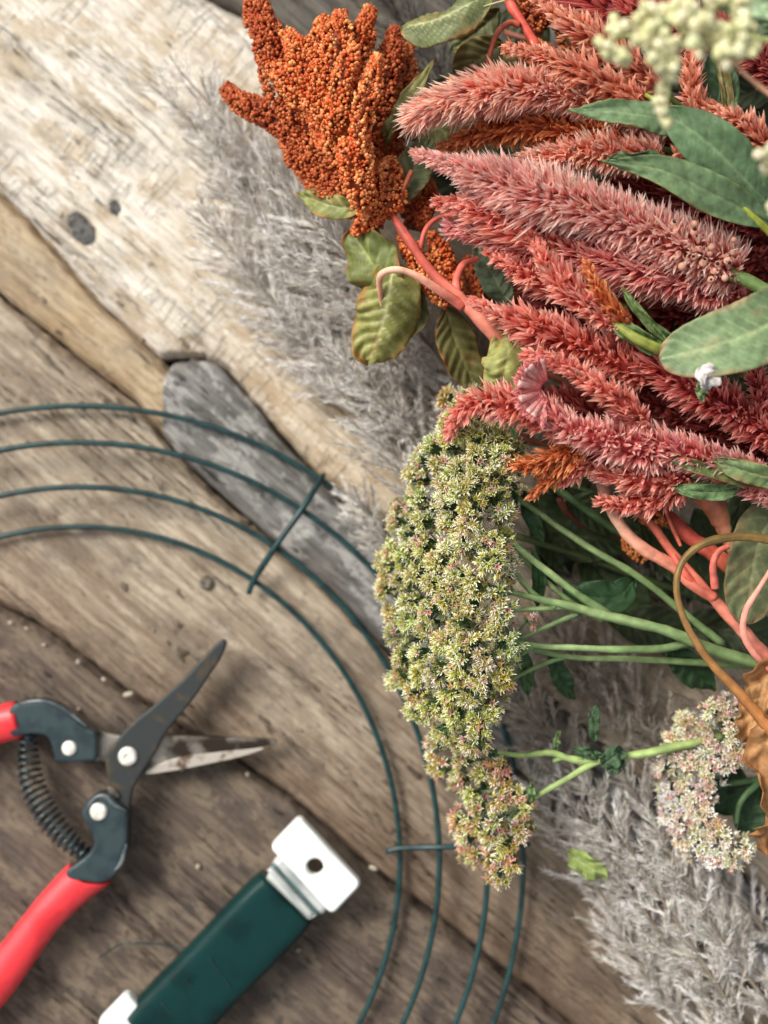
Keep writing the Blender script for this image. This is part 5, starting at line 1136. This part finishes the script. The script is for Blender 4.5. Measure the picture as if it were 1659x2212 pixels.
poly0 = [(1010,838),(960,870),(945,930),(930,985),(955,1005),(1000,960),(1070,925),(1120,905),(1100,860),(1060,845)]
s0 = sedum('smaller rounded sedum head behind the hooked celosia tip', poly0, lambda u, v, e: 3.9+.8*e+.8*sstep(950, 1100, u), (-.6, .4, .6), None, 34, .33, 14, .25, 21, [(1120,960,4)], tuple(P(1130, 980, 3.8)), pink=.12, petal=rgb(248,240,206))
stem(s0, [(1080,930,3.8),(1150,1010,3.8),(1250,1090,3.6),(1400,1190,3.2)], [6,8,9], SGD)
poly2 = [(950,1600),(945,1640),(985,1700),(1030,1735),(1000,1760),(1010,1830),(1040,1860),(1075,1890),(1115,1880),(1118,1830),(1150,1790),(1135,1730),(1100,1700),(1085,1650),(1040,1610),(990,1590)]
s2 = sedum('small lower sedum head with pinkish florets hanging over the hoop crossing', poly2, lambda u, v, e: 3.4+.7*e+.9*sstep(960, 1120, u), (-.6, -.1, .65), None, 34, .33, 14, .25, 31, [(1090,1640,4.2),(1155,1715,4.4)], tuple(P(1310, 1640, 4.2)), pink=.2, petal=rgb(250,240,204))
for pts, r in [([(1075,1625,4.3),(1130,1632,4.5),(1190,1626,4.5),(1240,1642,4.5),(1310,1640,4.5),(1380,1630,4.4),(1470,1610,4.2),(1560,1590,4)],[5,7,8,9,10,10]),
   ([(1150,1725,4.4),(1210,1690,4.5),(1270,1655,4.5),(1310,1640,4.5)],[6,7,8]), ([(1195,1645,4.4),(1220,1636,4.5),(1260,1640,4.5)],[5,6])]:
    stem(s2, pts, r, np.array([rgb(128,152,90), rgb(160,180,112), rgb(140,164,98)]), n=30)
for pts, w in [([(1300,1650,4.7),(1318,1640,4.9),(1330,1630,4.9),(1345,1618,4.7)],20), ([(1310,1660,4.6),(1325,1655,4.7),(1345,1640,4.6)],16), ([(1240,1618,4.5),(1262,1624,4.7),(1300,1636,4.6)],10), ([(1285,1600,4.2),(1283,1570,4.2),(1286,1525,4)],10), ([(1200,1620,4.4),(1202,1600,4.5),(1206,1580,4.4)],5), ([(1140,1730,4.5),(1146,1715,4.7),(1150,1690,4.7)],7), ([(1100,1660,4.2),(1090,1700,4),(1110,1730,4)],12), ([(1060,1620,4.2),(1075,1650,4.2),(1085,1690,4)],12)]:
    leaf(s2, pts, w, col=rgb(74,100,70) if w > 9 else SG, vein=rgb(104,130,92), nv=4, a=.5, b=.5, roll=float(rng.uniform(-20, 20)))
# round pinkish head on the right (rim of florets round a green hollow)
poly3 = [(1600,1505),(1530,1515),(1475,1562),(1442,1620),(1430,1700),(1450,1780),(1500,1838),(1560,1858),(1612,1845),(1600,1812),(1570,1788),(1540,1745),(1540,1700),(1532,1668),(1560,1645),(1605,1650),(1620,1560)]
s3 = sedum('round pinkish white sedum head with a dark green hollow, by the dry leaf', poly3, lambda u, v, e: 3.6+.8*sstep(1440, 1560, u), (-.35, 0, .85), None, 29, .3, 14, .25, 41, [(1540,1560,3.3),(1490,1620,3.2),(1480,1700,3.2),(1500,1770,3.2),(1560,1810,3.3)], tuple(P(1600, 1690, 3.2)), pink=.10, petal=rgb(255,247,234), bud=rgb(206,194,150), pinkc=rgb(238,184,172), lower=True, tpl=FLOR_BUD)
for pts, r in [([(1540,1700,3.2),(1590,1690,3.3),(1660,1680,3.2)],[6,8]), ([(1590,1780,3.3),(1600,1730,3.4),(1640,1690,3.3)],[5,6,7]), ([(1600,1620,3.3),(1620,1580,3.5),(1620,1530,3.5)],[5,6])]: stem(s3, pts, r, SGD, n=20)
for pts, w in [([(1560,1760,2.6),(1570,1700,2.9),(1580,1640,2.8)],50), ([(1520,1620,2.6),(1560,1600,2.8),(1640,1560,2.8)],40), ([(1600,1800,2.4),(1630,1740,2.6),(1650,1680,2.6)],40)]:
    leaf(s3, pts, w, col=rgb(52,80,50), vein=rgb(84,112,74), nv=5)
# sedum heads below the celosia, their shade painted into dimmer floret colours
for j, (poly, lab) in enumerate([([(1190,1090),(1230,1060),(1330,1090),(1380,1150),(1330,1230),(1250,1250),(1200,1200)], 'shaded brownish sedum head deep between the green stems'), ([(1570,1330),(1640,1300),(1690,1380),(1690,1450),(1600,1400)], 'dim sedum head at the right edge behind the pink stalk')]):
    sedum(lab, poly, lambda u, v, e: 1.6+.4*e, (0, 0, 1), None, 44, .3, 9, .2, 61+j, [(np.mean([q[0] for q in poly]), np.mean([q[1] for q in poly]), .8)], tuple(P(*np.mean(poly, 0), .5)), pink=.3, petal=rgb(176,166,146), bud=rgb(96,94,56), lower=False)

# ================================================================ CREAM BLOSSOM NEAR THE LENS
cb = thing('cream_blossom', 'pale cream green budded blossom sprig hanging closest to the lens at the top right', 'blossom', tuple(P(1700, 60, 13)))
C0, C1_ = rgb(222,220,164), rgb(244,240,206)
def blobs(lst, r=13, spread=12, z=12.6, each=7):
    mb = MB()
    for (u, v) in lst:
        for _ in range(each):
            uu, vv = u+rng.normal(0, spread*.8), v+rng.normal(0, spread*.8); zz = z+rng.normal(0, .25)
            k = rng.uniform(.55, 1.05); R_ = px(r*k, zz)
            w = rng.uniform(0, 1); vt = ICO2[0]*R_*np.array([1, 1, .9]); vt = vt*(1+.12*np.sin(ICO2[0][:, :1]*5+uu)*np.cos(ICO2[0][:, 1:2]*5))
            mb.add(vt+P(uu, vv, zz), ICO2[1], jit((C0*(1-w)+C1_*w)[None], 1, .05)[0])
    return mb.build('bud_cluster', M_CREAM, cb)
_b0 = blobs
def blobs(l, r, s, z, n): return _b0(l, r*1.0, s*.95, z+1.6, int(n*1.9))
blobs([(1440,262),(1432,240),(1425,215),(1432,190)], 12, 6, 12.4, 4)
blobs([(1450,165),(1455,140),(1440,120),(1452,95)], 14, 10, 12.6, 7)
blobs([(1405,30),(1420,60),(1410,95),(1425,130),(1450,20),(1385,70)], 15, 16, 12.8, 9)
blobs([(1300,88),(1312,108),(1330,62),(1345,58)], 13, 8, 12.4, 4)
blobs([(1325,122),(1350,128),(1345,112)], 13, 8, 12.4, 4)
blobs([(1480,50),(1500,90),(1520,40),(1545,70)], 15, 18, 13.0, 8)
blobs([(1580,85),(1610,60),(1620,110),(1570,120)], 14, 16, 13.2, 7)
blobs([(1490,15),(1540,5),(1590,20)], 14, 16, 12.8, 6)
for pts in ([(1700,95,13.2),(1580,75,13),(1450,90,12.6),(1360,78,12.4),(1300,92,12.3)], [(1470,85,12.5),(1450,150,12.4),(1436,262,12.3)], [(1700,230,12),(1620,170,12),(1560,110,12.6)]):
    stem(cb, pts, [7,5,4], rgb(196,150,120) if pts[0][1] == 230 else rgb(176,186,120), n=24)
leaf(cb, [(1560,-30,12.6),(1620,5,13),(1700,50,13)], 22, col=rgb(166,192,150), vein=rgb(200,214,180), nv=5)
cb2 = thing('cream_blossom', 'few cream green buds at the right edge beside the broad leaf', 'blossom', tuple(P(1700, 420, 12)))
_cb = cb; cb = cb2
blobs([(1652,335),(1658,360),(1665,320)], 13, 8, 12, 4); blobs([(1668,440),(1672,455)], 12, 5, 12, 3)
stem(cb2, [(1700,420,12),(1668,350,12),(1672,300,12)], [4,5], rgb(176,186,120), n=12)
# small detached leaf on the big grass bundle
fl = leaf(None, [(1228,1842,2.7),(1250,1858,3.0),(1280,1876,3.1),(1304,1896,2.9)], 25, roll=-15, fold=.2, col=rgb(150,168,96), vein=rgb(186,200,130), nv=4, a=.6, b=.5, name='fallen_leaf')
tag(fl, 'small bright green leaf fallen on the edge of the big grass bundle', 'leaf')
